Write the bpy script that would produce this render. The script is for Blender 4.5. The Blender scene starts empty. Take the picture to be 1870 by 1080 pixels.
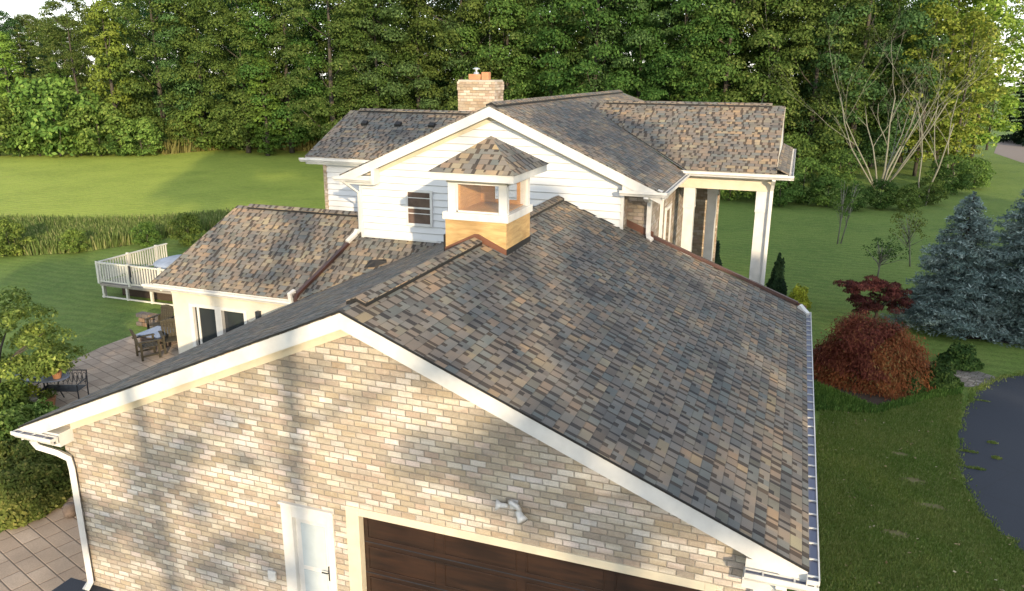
import bpy, bmesh, math, random
import numpy as np
from mathutils import Vector, Matrix
SC = bpy.context.scene
COL = SC.collection
R = math.radians
# ------------------------------------------------------------------ camera
F = 1427.0; CX, CY = 935.0, 540.0
RW = np.array([[0.94130851, 0.09944511, -0.3225662], [0.33748017, -0.25818502, 0.90523347], [0.00673929, -0.96096367, -0.27659251]])
CAM = np.array([5.568, -8.7, 8.814])
cd = bpy.data.cameras.new('camera'); cam = bpy.data.objects.new('camera', cd); COL.objects.link(cam)
cd.sensor_width = 36; cd.lens = F / 1870 * 36; cd.clip_end = 2000; cd.clip_start = 0.1
M4 = Matrix.Identity(4)
for i in range(3):
    M4[i][0] = RW[i, 0]; M4[i][1] = -RW[i, 1]; M4[i][2] = -RW[i, 2]; M4[i][3] = CAM[i]
cam.matrix_world = M4
SC.camera = cam
# ------------------------------------------------------------------ light
EL = R(13.5)
SH = np.array([0.54, -0.84]); SH = SH / np.linalg.norm(SH)
SV = np.array([SH[0] * math.cos(EL), SH[1] * math.cos(EL), math.sin(EL)])   # towards the sun
w = bpy.data.worlds.new('World'); SC.world = w; w.use_nodes = True
nt = w.node_tree; bg = nt.nodes['Background']
sky = nt.nodes.new('ShaderNodeTexSky'); sky.sky_type = 'NISHITA'; sky.sun_disc = False
sky.sun_elevation = R(16); sky.sun_rotation = math.atan2(SH[0], SH[1])
sky.air_density = 1.0; sky.dust_density = 0.4; sky.altitude = 100; sky.ozone_density = 2.0
hs = nt.nodes.new('ShaderNodeHueSaturation'); hs.inputs['Saturation'].default_value = .36; hs.inputs['Value'].default_value = 1.0
nt.links.new(sky.outputs[0], hs.inputs['Color']); nt.links.new(hs.outputs[0], bg.inputs[0]); bg.inputs[1].default_value = 0.15
sd = bpy.data.lights.new('sun', 'SUN'); sd.energy = 2.3; sd.angle = R(0.6); sd.color = (1.0, 0.79, 0.52)
so = bpy.data.objects.new('sun', sd); COL.objects.link(so)
so.rotation_euler = Vector(SV).to_track_quat('Z', 'Y').to_euler()
SC.view_settings.view_transform = 'Standard'; SC.view_settings.look = 'None'
SC.view_settings.exposure = 1.45; SC.view_settings.gamma = 1

GZ = -0.3
def ray(px, py):
    v = np.array([px - CX, py - CY, F]); return RW @ (v / np.linalg.norm(v))
def G(px, py, z=GZ):
    r = ray(px, py); return CAM + r * ((z - CAM[2]) / r[2])
def AT(px, py, y):
    r = ray(px, py); return CAM + r * ((y - CAM[1]) / r[1])
# ------------------------------------------------------------------ object helpers
def props(o, label=None, cat=None, group=None, kind=None):
    if label: o['label'] = label
    if cat: o['category'] = cat
    if group: o['group'] = group
    if kind: o['kind'] = kind
    return o
def empty(name, loc, label, cat, group=None):
    o = bpy.data.objects.new(name, None); COL.objects.link(o); o.location = loc; o.empty_display_size = .2
    return props(o, label, cat, group)
def planar_uv(me, off=(0, 0)):
    uv = me.uv_layers.new(name='UVMap'); Z = Vector((0, 0, 1)); n = len(me.loops)
    data = np.zeros(n * 2, dtype=np.float32)
    for p in me.polygons:
        nn = p.normal
        if abs(nn.z) > .9995: u = Vector((1, 0, 0)); v = Vector((0, 1, 0))
        else:
            u = Z.cross(nn).normalized(); v = nn.cross(u).normalized()
        for li in p.loop_indices:
            co = me.vertices[me.loops[li].vertex_index].co
            data[2 * li] = co.dot(u) + off[0]; data[2 * li + 1] = co.dot(v) + off[1]
    uv.data.foreach_set('uv', data)
class MB:
    def __init__(s): s.bm = bmesh.new()
    def face(s, pts):
        vs = [s.bm.verts.new(tuple(map(float, p))) for p in pts]
        return s.bm.faces.new(vs)
    def box(s, x0, x1, y0, y1, z0, z1):
        return s.obox((0, 0, 0), (1, 0, 0), (0, 1, 0), (0, 0, 1), (x0, x1), (y0, y1), (z0, z1))
    def obox(s, o, a, b, c, ra, rb, rc):
        o, a, b, c = map(lambda t: Vector(tuple(map(float, t))), (o, a, b, c)); v = []
        for i in (0, 1):
            for j in (0, 1):
                for k in (0, 1): v.append(s.bm.verts.new(o + a * ra[i] + b * rb[j] + c * rc[k]))
        for q in ((0, 1, 3, 2), (4, 6, 7, 5), (0, 4, 5, 1), (2, 3, 7, 6), (0, 2, 6, 4), (1, 5, 7, 3)):
            s.bm.faces.new([v[i] for i in q])
    def prism(s, pts, d):
        """polygon pts extruded by the vector d"""
        d = Vector(tuple(map(float, d))); a = [s.bm.verts.new(tuple(map(float, p))) for p in pts]; b = [s.bm.verts.new(v.co + d) for v in a]
        s.bm.faces.new(a); s.bm.faces.new(b[::-1]); n = len(a)
        for i in range(n): s.bm.faces.new([a[i], b[i], b[(i + 1) % n], a[(i + 1) % n]])
    def tube(s, pts, rad, n=6, cap=True, sq=None):
        pts = [Vector(tuple(map(float, p))) for p in pts]
        if not hasattr(rad, '__len__'): rad = [rad] * len(pts)
        rings = []; prev = None
        for i, p in enumerate(pts):
            t = (pts[min(i + 1, len(pts) - 1)] - pts[max(i - 1, 0)]).normalized()
            if prev is None:
                ref = Vector((0, 0, 1)) if abs(t.z) < .9 else Vector((0, 1, 0))
                x = t.cross(ref).normalized()
            else:
                x = (prev - t * prev.dot(t)).normalized()
            prev = x; y = t.cross(x); ring = []
            for k in range(n):
                an = 2 * math.pi * (k + .5) / n
                ring.append(s.bm.verts.new(p + (x * math.cos(an) * (sq or 1) + y * math.sin(an)) * rad[i]))
            rings.append(ring)
        for a, b in zip(rings, rings[1:]):
            for k in range(n): s.bm.faces.new([a[k], a[(k + 1) % n], b[(k + 1) % n], b[k]])
        if cap: s.bm.faces.new(rings[0][::-1]); s.bm.faces.new(rings[-1])
    def lathe(s, c, prof, n=16):
        rings = []
        for r, z in prof:
            rings.append([s.bm.verts.new((c[0] + r * math.cos(2 * math.pi * k / n), c[1] + r * math.sin(2 * math.pi * k / n), c[2] + z)) for k in range(n)])
        for a, b in zip(rings, rings[1:]):
            for k in range(n): s.bm.faces.new([a[k], a[(k + 1) % n], b[(k + 1) % n], b[k]])
        s.bm.faces.new(rings[0][::-1]); s.bm.faces.new(rings[-1])
    def build(s, name, mat, parent=None, bevel=0, smooth=False, uv=(0, 0), normals=True):
        if normals: bmesh.ops.recalc_face_normals(s.bm, faces=s.bm.faces)
        me = bpy.data.meshes.new(name); s.bm.to_mesh(me); s.bm.free()
        planar_uv(me, uv); me.materials.append(mat)
        o = bpy.data.objects.new(name, me); COL.objects.link(o)
        if parent is not None:
            o.parent = parent; o.matrix_parent_inverse = wmat(parent).inverted()
        if smooth:
            for p in me.polygons: p.use_smooth = True
        if bevel:
            m = o.modifiers.new('bevel', 'BEVEL'); m.width = bevel; m.segments = 2; m.limit_method = 'ANGLE'
        return o
def wmat(o):
    m = Matrix.LocRotScale(o.location, o.rotation_euler, o.scale)
    if o.parent: m = wmat(o.parent) @ o.matrix_parent_inverse @ m
    return m
# ------------------------------------------------------------------ node helpers
class NT:
    def __init__(s, name):
        s.m = bpy.data.materials.new(name); s.m.use_nodes = True; s.t = s.m.node_tree; s.b = s.t.nodes['Principled BSDF']
    def n(s, typ, **kw):
        nd = s.t.nodes.new(typ)
        for k, v in kw.items(): setattr(nd, k, v)
        return nd
    def l(s, a, b):
        if isinstance(a, (int, float)): b.default_value = a
        elif isinstance(a, tuple): b.default_value = a
        else: s.t.links.new(a, b)
    def M(s, op, a, b=None, c=None):
        nd = s.n('ShaderNodeMath', operation=op); s.l(a, nd.inputs[0])
        if b is not None: s.l(b, nd.inputs[1])
        if c is not None: s.l(c, nd.inputs[2])
        return nd.outputs[0]
    def uv(s):
        tc = s.n('ShaderNodeTexCoord'); sp = s.n('ShaderNodeSeparateXYZ'); s.l(tc.outputs['UV'], sp.inputs[0]); return tc.outputs['UV'], sp.outputs[0], sp.outputs[1]
    def obj(s): return s.n('ShaderNodeTexCoord').outputs['Object']
    def comb(s, x, y, z=0.0):
        nd = s.n('ShaderNodeCombineXYZ'); s.l(x, nd.inputs[0]); s.l(y, nd.inputs[1]); s.l(z, nd.inputs[2]); return nd.outputs[0]
    def white(s, x, y, z=0.0):
        nd = s.n('ShaderNodeTexWhiteNoise'); s.l(s.comb(x, y, z), nd.inputs[0]); return nd.outputs[0]
    def noise(s, vec, scale, detail=3, rough=.5, dist=0):
        nd = s.n('ShaderNodeTexNoise'); s.l(vec, nd.inputs['Vector']); nd.inputs['Scale'].default_value = scale
        nd.inputs['Detail'].default_value = detail; nd.inputs['Roughness'].default_value = rough; nd.inputs['Distortion'].default_value = dist
        return nd.outputs[0]
    def ramp(s, f, stops, interp='LINEAR'):
        nd = s.n('ShaderNodeValToRGB'); s.l(f, nd.inputs[0]); cr = nd.color_ramp; cr.interpolation = interp
        while len(cr.elements) < len(stops): cr.elements.new(.5)
        for e, (p, c) in zip(cr.elements, stops):
            e.position = p; e.color = (c[0], c[1], c[2], 1) if hasattr(c, '__len__') else (c, c, c, 1)
        return nd.outputs[0]
    def mix(s, f, a, b, mode='MIX'):
        nd = s.n('ShaderNodeMix', data_type='RGBA', blend_type=mode); s.l(f, nd.inputs[0])
        for v, i in ((a, 6), (b, 7)):
            if isinstance(v, tuple) and len(v) == 3: v = v + (1,)
            s.l(v, nd.inputs[i])
        return nd.outputs[2]
    def bump(s, h, dist=.01, strength=1.0):
        nd = s.n('ShaderNodeBump'); s.l(h, nd.inputs['Height']); nd.inputs['Distance'].default_value = dist; nd.inputs['Strength'].default_value = strength
        s.l(nd.outputs[0], s.b.inputs['Normal']); return nd
    def col(s, c):
        if isinstance(c, tuple) and len(c) == 3: c = c + (1,)
        s.l(c, s.b.inputs['Base Color'])
    def set(s, **kw):
        for k, v in kw.items(): s.b.inputs[k.replace('_', ' ')].default_value = v
        return s.m
def paint(name, c, rough=.5, dirt=.12, bump=0.0, scale=3.0, metal=0.0):
    t = NT(name); ob = t.obj(); n = t.noise(ob, scale, 5, .6)
    d = tuple(x * (1 - dirt * 2.2) for x in c)
    t.col(t.mix(t.ramp(n, [(.35, 0), (.75, 1)]), c, d)); t.set(Roughness=rough, Metallic=metal)
    if bump: t.bump(t.noise(ob, 40, 4), bump)
    return t.m
def shingle(name='asphalt_shingles', warm=0.0, seed=0.0):
    t = NT(name); uv, u, v = t.uv(); CH = .160
    vr = t.M('DIVIDE', v, CH); row = t.M('FLOOR', vr); fv = t.M('FRACT', vr)
    r1 = t.white(row, 7.3 + seed)
    cu = t.M('ADD', t.M('DIVIDE', u, .215), t.M('MULTIPLY', r1, 13.0))
    i0 = t.M('FLOOR', cu); f0 = t.M('FRACT', cu); e = t.M('MULTIPLY_ADD', t.white(i0, row, 1.0 + seed), .5, .05)
    gw = t.M('MULTIPLY_ADD', t.white(i0, row, 8.0 + seed), .40, .12)              # width of the recessed gap after each tab
    past = t.M('GREATER_THAN', f0, e); ing = t.M('MULTIPLY', past, t.M('LESS_THAN', f0, t.M('ADD', e, gw)))
    full = t.M('GREATER_THAN', t.white(i0, row, 9.0 + seed), .34)                  # some gaps run the whole course, others only its upper part
    ing = t.M('MULTIPLY', ing, t.M('MAXIMUM', full, t.M('GREATER_THAN', fv, .50)))
    idc = t.M('ADD', i0, past)
    strip = t.white(t.M('FLOOR', t.M('ADD', t.M('DIVIDE', u, 1.15), t.M('MULTIPLY', r1, 5.0))), row, 3.0 + seed)
    tone = t.white(idc, row, 2.0 + seed); hue = t.white(idc, row, 5.0 + seed); clus = t.noise(uv, .9, 3, .6)
    val = t.M('ADD', t.M('MULTIPLY', tone, .42), t.M('MULTIPLY_ADD', strip, .34, t.M('MULTIPLY', t.M('SUBTRACT', clus, .5), 1.0)))
    val = t.M('ADD', val, .13 + warm)
    base = t.ramp(val, [(.0, (.085, .082, .080)), (.25, (.135, .135, .130)), (.45, (.180, .177, .165)), (.62, (.218, .196, .168)), (.80, (.285, .232, .172)), (1., (.38, .305, .20))])
    cool = t.ramp(hue, [(0, (.90, 1.0, 1.0)), (.35, (1, 1, 1)), (.55, (1.04, .97, .93)), (.8, (1.09, .94, .84)), (1, (1.0, 1.0, .88))])
    c = t.mix(1.0, base, cool, 'MULTIPLY')
    dk = t.mix(t.ramp(val, [(.3, 0), (.8, 1)]), (.040, .039, .040), (.090, .068, .052))
    c = t.mix(t.M('MULTIPLY', ing, .92), c, dk)
    gr = t.noise(uv, 130, 2, .7)
    c = t.mix(.5, c, t.ramp(gr, [(.25, .5), (.75, 1.45)]), 'MULTIPLY')
    c = t.mix(t.ramp(t.noise(uv, .35, 3), [(.4, 0), (.8, .25)]), c, (.10, .10, .095))
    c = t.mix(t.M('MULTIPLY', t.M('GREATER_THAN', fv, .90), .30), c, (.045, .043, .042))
    t.col(c)
    h = t.M('ADD', t.M('MULTIPLY', t.M('SUBTRACT', 1.0, fv), .8), t.M('MULTIPLY', t.M('SUBTRACT', 1.0, ing), .8))
    h = t.M('ADD', h, t.M('MULTIPLY', gr, .25))
    t.bump(h, .010, .9); return t.set(Roughness=.9, Specular_IOR_Level=.15)
def brickmat(name='whitewashed_brick', tint=(1, 1, 1)):
    t = NT(name); uv, u, v = t.uv(); P = .096; L = .235
    vr = t.M('DIVIDE', v, P); row = t.M('FLOOR', vr); fv = t.M('FRACT', vr)
    cu = t.M('ADD', t.M('DIVIDE', u, L), t.M('ADD', t.M('MULTIPLY', row, .5), t.M('MULTIPLY', t.white(row, 3.0), .30)))
    iu = t.M('FLOOR', cu); fu = t.M('FRACT', cu)
    tone = t.white(iu, row, 1.0); hue = t.white(iu, row, 4.0)
    cl = t.noise(t.comb(t.M('MULTIPLY', u, .8), t.M('MULTIPLY', v, 4.2)), .9, 3, .55)
    val = t.M('ADD', t.M('MULTIPLY', tone, .50), t.M('MULTIPLY_ADD', t.M('SUBTRACT', cl, .5), 1.25, .30))
    base = t.ramp(val, [(0, (.28, .24, .19)), (.25, (.345, .30, .235)), (.43, (.385, .335, .265)), (.56, (.44, .395, .325)), (.68, (.53, .495, .435)), (1, (.70, .675, .63))])
    c = t.mix(1.0, base, t.ramp(hue, [(0, (1.04, .98, .88)), (.4, (1, 1, 1)), (.7, (1.05, .94, .94)), (.9, (.84, .85, .88)), (1, (.92, .82, .74))]), 'MULTIPLY')
    fine = t.noise(uv, 45, 5, .7); smear = t.noise(uv, 9, 4, .65)
    c = t.mix(.5, c, t.ramp(fine, [(.28, .55), (.72, 1.35)]), 'MULTIPLY')
    c = t.mix(t.ramp(smear, [(.5, 0), (.75, .35)]), c, (.60, .52, .40)); c = t.mix(t.ramp(t.noise(uv, 3.3, 5, .7), [(.56, 0), (.72, .4)]), c, (.20, .18, .15))
    # joints
    wob = t.M('MULTIPLY', t.M('SUBTRACT', t.noise(uv, 22, 2), .5), .15)
    dv = t.M('ADD', t.M('MINIMUM', fv, t.M('SUBTRACT', 1.0, fv)), wob)
    dh = t.M('ADD', t.M('MULTIPLY', t.M('MINIMUM', fu, t.M('SUBTRACT', 1.0, fu)), L / P), wob)
    d = t.M('MINIMUM', dv, dh)
    j = t.ramp(d, [(.04, 1), (.075, 0)])
    mort = t.mix(t.noise(uv, 6, 3), (.25, .225, .19), (.40, .36, .30))
    c = t.mix(t.M('MULTIPLY', j, .9), c, mort)
    c = t.mix(t.ramp(t.noise(uv, .55, 4, .65), [(.42, 0), (.70, .32)]), c, (.21, .19, .165)); c = t.mix(1.0, c, tint, 'MULTIPLY')
    t.col(c)
    h = t.M('ADD', t.ramp(d, [(.03, 0), (.12, 1)]), t.M('MULTIPLY', fine, .5))
    t.bump(h, .012, 1.0); return t.set(Roughness=.9, Specular_IOR_Level=.2)
def leafmat(name, c1, c2, c3=None, trans=.25, objvar=.25, nscale=.5):
    t = NT(name); g = t.n('ShaderNodeNewGeometry'); oi = t.n('ShaderNodeObjectInfo')
    n = t.noise(t.obj(), nscale, 3, .6)
    c = t.mix(t.ramp(n, [(.35, 0), (.65, 1)]), c1, c2)
    if c3: c = t.mix(t.ramp(g.outputs['Random Per Island'], [(.72, 0), (.95, .8)]), c, c3)
    hsv = t.n('ShaderNodeHueSaturation'); t.l(c, hsv.inputs['Color'])
    t.l(t.M('MULTIPLY_ADD', oi.outputs['Random'], .05 * objvar * 4, .5 - .025 * objvar * 4), hsv.inputs['Hue'])
    t.l(t.M('MULTIPLY_ADD', t.M('FRACT', t.M('MULTIPLY', oi.outputs['Random'], 7.31)), objvar * 2, 1 - objvar), hsv.inputs['Value'])
    v = t.mix(1.0, hsv.outputs[0], t.ramp(g.outputs['Random Per Island'], [(0, .7), (1, 1.35)]), 'MULTIPLY')
    t.col(v); t.set(Roughness=.7, Specular_IOR_Level=.12)
    tr = t.n('ShaderNodeBsdfTranslucent'); t.l(v, tr.inputs[0]); ms = t.n('ShaderNodeMixShader'); ms.inputs[0].default_value = trans
    t.l(t.b.outputs[0], ms.inputs[1]); t.l(tr.outputs[0], ms.inputs[2])
    out = [x for x in t.t.nodes if x.type == 'OUTPUT_MATERIAL'][0]; t.l(ms.outputs[0], out.inputs[0])
    return t.m
def glassmat(name, tint=(.02, .025, .03), rough=.05, alpha=.25):
    t = NT(name); t.col(tint); t.set(Roughness=rough, Specular_IOR_Level=.5 if alpha else .9, Alpha=1 - alpha)
    return t.m
def woodmat(name, a, b, rough=.6, sx=1.0, sy=14.0):
    t = NT(name); uv, u, v = t.uv(); vec = t.comb(t.M('MULTIPLY', u, sx), t.M('MULTIPLY', v, sy))
    n = t.noise(vec, 1.6, 6, .65, .8); n2 = t.noise(uv, 1.4, 3)
    c = t.mix(t.ramp(n, [(.3, 0), (.7, 1)]), a, b); c = t.mix(.6, c, t.ramp(n2, [(.3, .6), (.7, 1.25)]), 'MULTIPLY')
    t.col(c); t.bump(n, .002); return t.set(Roughness=rough)
def barkmat(name, a, b):
    t = NT(name); ob = t.obj(); n = t.noise(ob, 6, 5, .7); t.col(t.mix(n, a, b)); t.bump(n, .02); return t.set(Roughness=.9)

M = {}
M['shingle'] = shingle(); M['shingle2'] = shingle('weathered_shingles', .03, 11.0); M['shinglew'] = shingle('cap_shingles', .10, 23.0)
M['brick'] = brickmat(); M['brick_tan'] = brickmat('tan_brick', (1.0, .93, .86)); M['brick_grey'] = brickmat('grey_brick', (.82, .80, .80))
M['white'] = paint('white_aluminium', (.66, .655, .63), .38, .09); M['cream'] = paint('cream_trim', (.62, .56, .43), .5, .08)
M['siding'] = paint('white_siding', (.64, .65, .655), .45, .04, .0, 1.2)
M['dark'] = paint('black_flashing', (.012, .011, .011), .6, .1); M['brown'] = paint('brown_metal', (.075, .035, .028), .42, .15)
M['copper'] = paint('copper_flashing', (.17, .075, .045), .45, .2)
M['ply'] = woodmat('plywood', (.36, .22, .085), (.58, .40, .18), .6, 1.2, 7.0)
M['iwood'] = woodmat('stained_pine', (.52, .25, .08), (.70, .38, .15), .5)
M['gdoor'] = woodmat('dark_garage_door', (.012, .008, .006), (.042, .020, .011), .45, .5, 6.0)
M['glass'] = glassmat('window_glass', (.03, .035, .04), .04, .0); M['clear'] = glassmat('clear_glass', (.25, .32, .36), .03, .90)
M['blind'] = paint('window_blind', (.13, .085, .07), .25, .25)
t = NT('gutter_guard'); uv, u, v = t.uv(); g1 = t.M('GREATER_THAN', t.M('FRACT', t.M('DIVIDE', u, .012)), .35); t.col(t.mix(t.M('MULTIPLY', g1, .5), (.16, .18, .26), (.025, .03, .06))); M['guard'] = t.set(Roughness=.35, Metallic=.5)
M['clay'] = paint('clay_pot', (.50, .24, .12), .7, .15); M['steel'] = paint('steel_cap', (.6, .6, .58), .3, .1, metal=.8)
M['conc'] = paint('mortar_crown', (.45, .42, .36), .85, .15, .004)
M['iron'] = paint('cast_iron', (.03, .035, .045), .45, .1); M['tabletop'] = paint('blue_grey_table', (.16, .20, .30), .25, .1)
M['oldwood'] = woodmat('weathered_teak', (.022, .019, .013), (.060, .050, .026), .75); M['vinyl'] = paint('deck_vinyl', (.62, .60, .52), .5, .08)
M['cover'] = paint('pale_cover', (.30, .36, .46), .5, .2); M['stone'] = paint('field_stone', (.20, .15, .12), .9, .3, .01, 5)
M['bark'] = barkmat('bark', (.035, .030, .024), (.08, .068, .052)); M['palebark'] = barkmat('pale_bark', (.13, .13, .10), (.23, .225, .17))
M['greybark'] = barkmat('grey_bark', (.13, .12, .10), (.26, .24, .20))
M['leaf'] = leafmat('oak_leaves', (.056, .108, .024), (.088, .148, .032), (.12, .17, .04), .36)
M['leaf_olive'] = leafmat('olive_leaves', (.060, .100, .022), (.090, .130, .030), (.13, .15, .045), .32)
M['leaf_cool'] = leafmat('cool_green_leaves', (.040, .090, .028), (.065, .125, .038), (.09, .15, .05), .32)
M['leaf_light'] = leafmat('light_leaves', (.13, .20, .03), (.20, .26, .04), (.26, .29, .06), .4)
M['leaf_vine'] = leafmat('vine_leaves', (.11, .19, .03), (.17, .24, .04), (.08, .14, .03), .3)
M['leaf_shrub'] = leafmat('shrub_leaves', (.075, .14, .03), (.12, .19, .035), (.16, .21, .05), .3)
M['leaf_dark'] = leafmat('dark_needles', (.018, .045, .022), (.03, .065, .028))
M['leaf_mag'] = leafmat('magnolia_leaves', (.095, .155, .032), (.16, .225, .045), (.26, .31, .08), .3)
M['leaf_red'] = leafmat('red_maple_leaves', (.15, .040, .032), (.20, .060, .036), (.22, .09, .04), .3, .02, .9)
M['leaf_rust'] = leafmat('rust_maple_leaves', (.24, .075, .035), (.32, .12, .04), (.17, .14, .05), .3, .02, .9)
M['leaf_plum'] = leafmat('plum_maple_leaves', (.10, .032, .030), (.075, .026, .026), (.13, .055, .035), .3, .02, .9)
M['needle'] = leafmat('blue_spruce_needles', (.125, .19, .175), (.185, .25, .235), (.27, .33, .32), .1, .08)
M['leaf_yel'] = leafmat('golden_leaves', (.30, .36, .04), (.42, .44, .06), None, .3, .02)
M['leaf_box'] = leafmat('clipped_leaves', (.035, .075, .02), (.06, .11, .025), (.09, .13, .03), .2, .1)
M['hedge'] = leafmat('hedge_leaves', (.10, .14, .03), (.16, .18, .042), (.22, .20, .06), .3, .05, 1.5)
M['reed'] = leafmat('tall_grass', (.12, .18, .05), (.16, .22, .06), (.25, .24, .11), .4, .0, .3)
# ------------------------------------------------------------------ ground
def grassmat(name, a, b, c, warm=(.16, .15, .05)):
    t = NT(name); ob = t.obj(); n1 = t.noise(ob, .22, 4, .6); n2 = t.noise(ob, 2.2, 5, .7); n3 = t.noise(ob, 28, 4, .75); n4 = t.noise(ob, .9, 3, .6, .5)
    st = t.n('ShaderNodeTexWave'); t.l(ob, st.inputs['Vector']); st.inputs['Scale'].default_value = .55; st.inputs['Distortion'].default_value = 5
    st.bands_direction = 'Y'
    x = t.mix(t.ramp(n1, [(.35, 0), (.65, 1)]), a, b); x = t.mix(t.ramp(n2, [(.4, 0), (.75, .7)]), x, c)
    x = t.mix(.13, x, t.ramp(st.outputs[1], [(.3, .5), (.7, 1.4)]), 'MULTIPLY')
    x = t.mix(t.ramp(n4, [(.66, 0), (.78, .55)]), x, warm)
    x = t.mix(.75, x, t.ramp(n3, [(.3, .42), (.7, 1.5)]), 'MULTIPLY')
    x = t.mix(.5, x, t.ramp(t.noise(ob, 6.5, 5, .8), [(.3, .6), (.7, 1.35)]), 'MULTIPLY')
    t.col(x); t.bump(t.M('ADD', t.M('MULTIPLY', n3, 1.0), t.M('MULTIPLY', n2, .8)), .05, .7)
    return t.set(Roughness=.85, Specular_IOR_Level=.15)
M['lawn'] = grassmat('lawn', (.115, .190, .042), (.160, .240, .052), (.205, .265, .07))
M['field'] = grassmat('field_grass', (.25, .33, .055), (.33, .41, .07), (.39, .43, .09), (.34, .30, .10))
gm = MB(); S = 700; n = 40
gm.face([(-S, -S, GZ), (S, -S, GZ), (S, S, GZ), (-S, S, GZ)])
props(gm.build('ground', M['lawn']), kind='structure')
def sheet(name, pts, mat, dz, kind='structure'):
    m = MB(); m.face([(p[0], p[1], GZ + dz) for p in pts]); o = m.build(name, mat); 
    if o.data.polygons[0].normal.z < 0: o.data.flip_normals()
    return props(o, kind=kind)
sheet('field', [G(*p)[:2] for p in [(-900, 330), (-500, 440), (-60, 412), (0, 412), (150, 414), (280, 412), (400, 402), (470, 396), (620, 392), (900, 385), (900, 255), (420, 255), (100, 250), (-900, 235)]], M['field'], .002)
def smooth(pts, k=4, jit=0, seed=0):
    rnd = random.Random(seed); P = [np.array(p[:2], float) for p in pts]; out = []; n = len(P)
    for i in range(n):
        a, b, c, d = P[i - 1], P[i], P[(i + 1) % n], P[(i + 2) % n]
        for q in range(k):
            s = q / k; v = .5 * ((2 * b) + (-a + c) * s + (2 * a - 5 * b + 4 * c - d) * s * s + (-a + 3 * b - 3 * c + d) * s ** 3)
            out.append(v + np.array([rnd.uniform(-jit, jit), rnd.uniform(-jit, jit)]))
    return out
# asphalt drive
t = NT('asphalt'); ob = t.obj(); n1 = t.noise(ob, .5, 4); n2 = t.noise(ob, 70, 3, .8); n3 = t.noise(ob, 2.4, 4, .7)
c = t.mix(n1, (.019, .025, .038), (.027, .034, .050)); c = t.mix(.5, c, t.ramp(n2, [(.3, .5), (.75, 1.7)]), 'MULTIPLY'); c = t.mix(t.ramp(n3, [(.7, 0), (.76, .5)]), c, (.12, .13, .14)); vo = t.n('ShaderNodeTexVoronoi', feature='DISTANCE_TO_EDGE'); t.l(ob, vo.inputs['Vector']); vo.inputs['Scale'].default_value = .45; c = t.mix(t.ramp(vo.outputs['Distance'], [(.0, .6), (.006, 0)]), c, (.015, .016, .02))
t.col(c); t.bump(n2, .004); M['asphalt'] = t.set(Roughness=.72)
dr = [G(*p)[:2] for p in [(1870, 1010), (1800, 950), (1770, 900), (1748, 850), (1748, 800), (1762, 755), (1785, 715), (1820, 695), (1875, 683)]]
edge = []
for a, b in zip(dr, dr[1:]):
    for q in range(6): edge.append(a + (b - a) * q / 6 + np.array([random.Random(len(edge)).uniform(-.07, .07), random.Random(len(edge) + 99).uniform(-.07, .07)]))
edge.append(dr[-1])
sheet('driveway', [(-6.3, .32), (5.9, .32), (6.4, .3), (8.6, 2.5), (10.6, 5.2)] + edge + [(17, 19.5), (40, 22), (40, -26), (-6.6, -26)], M['asphalt'], .012)
# lawn fringe growing over the drive edge and soil strip along it
t = NT('bare_soil'); ob = t.obj(); n1 = t.noise(ob, 9, 5, .7); t.col(t.mix(n1, (.23, .18, .09), (.13, .15, .05))); t.bump(n1, .02); M['soil'] = t.set(Roughness=.95)
t = NT('mulch'); ob = t.obj(); n1 = t.noise(ob, 25, 5, .8); t.col(t.mix(n1, (.030, .020, .014), (.09, .060, .040))); t.bump(n1, .03); M['mulch'] = t.set(Roughness=.95)
dead = leafm = None
# pavers
def pavers(name, L, P, ramp, joint, rot=0.0):
    t = NT(name); ob = t.obj(); mp = t.n('ShaderNodeMapping'); t.l(ob, mp.inputs[0]); mp.inputs['Rotation'].default_value = (0, 0, rot)
    sp = t.n('ShaderNodeSeparateXYZ'); t.l(mp.outputs[0], sp.inputs[0]); u, v = sp.outputs[0], sp.outputs[1]
    vr = t.M('DIVIDE', v, P); row = t.M('FLOOR', vr); fv = t.M('FRACT', vr)
    cu = t.M('ADD', t.M('DIVIDE', u, L), t.M('MULTIPLY', t.white(row, 9.0), 5.0)); iu = t.M('FLOOR', cu); fu = t.M('FRACT', cu)
    c = t.ramp(t.white(iu, row, 1.0), ramp); fine = t.noise(ob, 40, 4, .7)
    c = t.mix(.5, c, t.ramp(fine, [(.3, .6), (.7, 1.35)]), 'MULTIPLY')
    c = t.mix(t.ramp(t.noise(ob, 1.2, 4), [(.45, 0), (.8, .5)]), c, tuple(x * .6 for x in ramp[0][1]))
    d = t.M('MINIMUM', t.M('MULTIPLY', t.M('MINIMUM', fv, t.M('SUBTRACT', 1.0, fv)), P), t.M('MULTIPLY', t.M('MINIMUM', fu, t.M('SUBTRACT', 1.0, fu)), L))
    c = t.mix(t.ramp(t.M('MULTIPLY', d, 10.0), [(.05, 1), (.13, 0)]), c, joint); t.col(c)
    t.bump(t.ramp(t.M('MULTIPLY', d, 10.0), [(.03, 0), (.2, 1)]), .012); return t.set(Roughness=.85)
M['paver'] = pavers('patio_slabs', .52, .36, [(0, (.36, .275, .205)), (.5, (.41, .32, .24)), (1, (.47, .375, .29))], (.17, .125, .09), .32)
M['cobble'] = pavers('cobbles', .20, .13, [(0, (.14, .13, .12)), (.5, (.22, .20, .18)), (1, (.32, .30, .27))], (.04, .05, .02), .5)
pat = [G(*p)[:2] for p in [(-60, 1010), (0, 975), (55, 935), (95, 888), (107, 855), (100, 800), (70, 770), (10, 760), (30, 720), (75, 690), (135, 658), (190, 632), (245, 612), (300, 597)]]
sheet('patio', pat + [(-11.2, 12), (-6.2, 12), (-5.9, .32), (-6.3, -.35), (-6.6, -3), (-12, -3)], M['paver'], .008)
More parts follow.
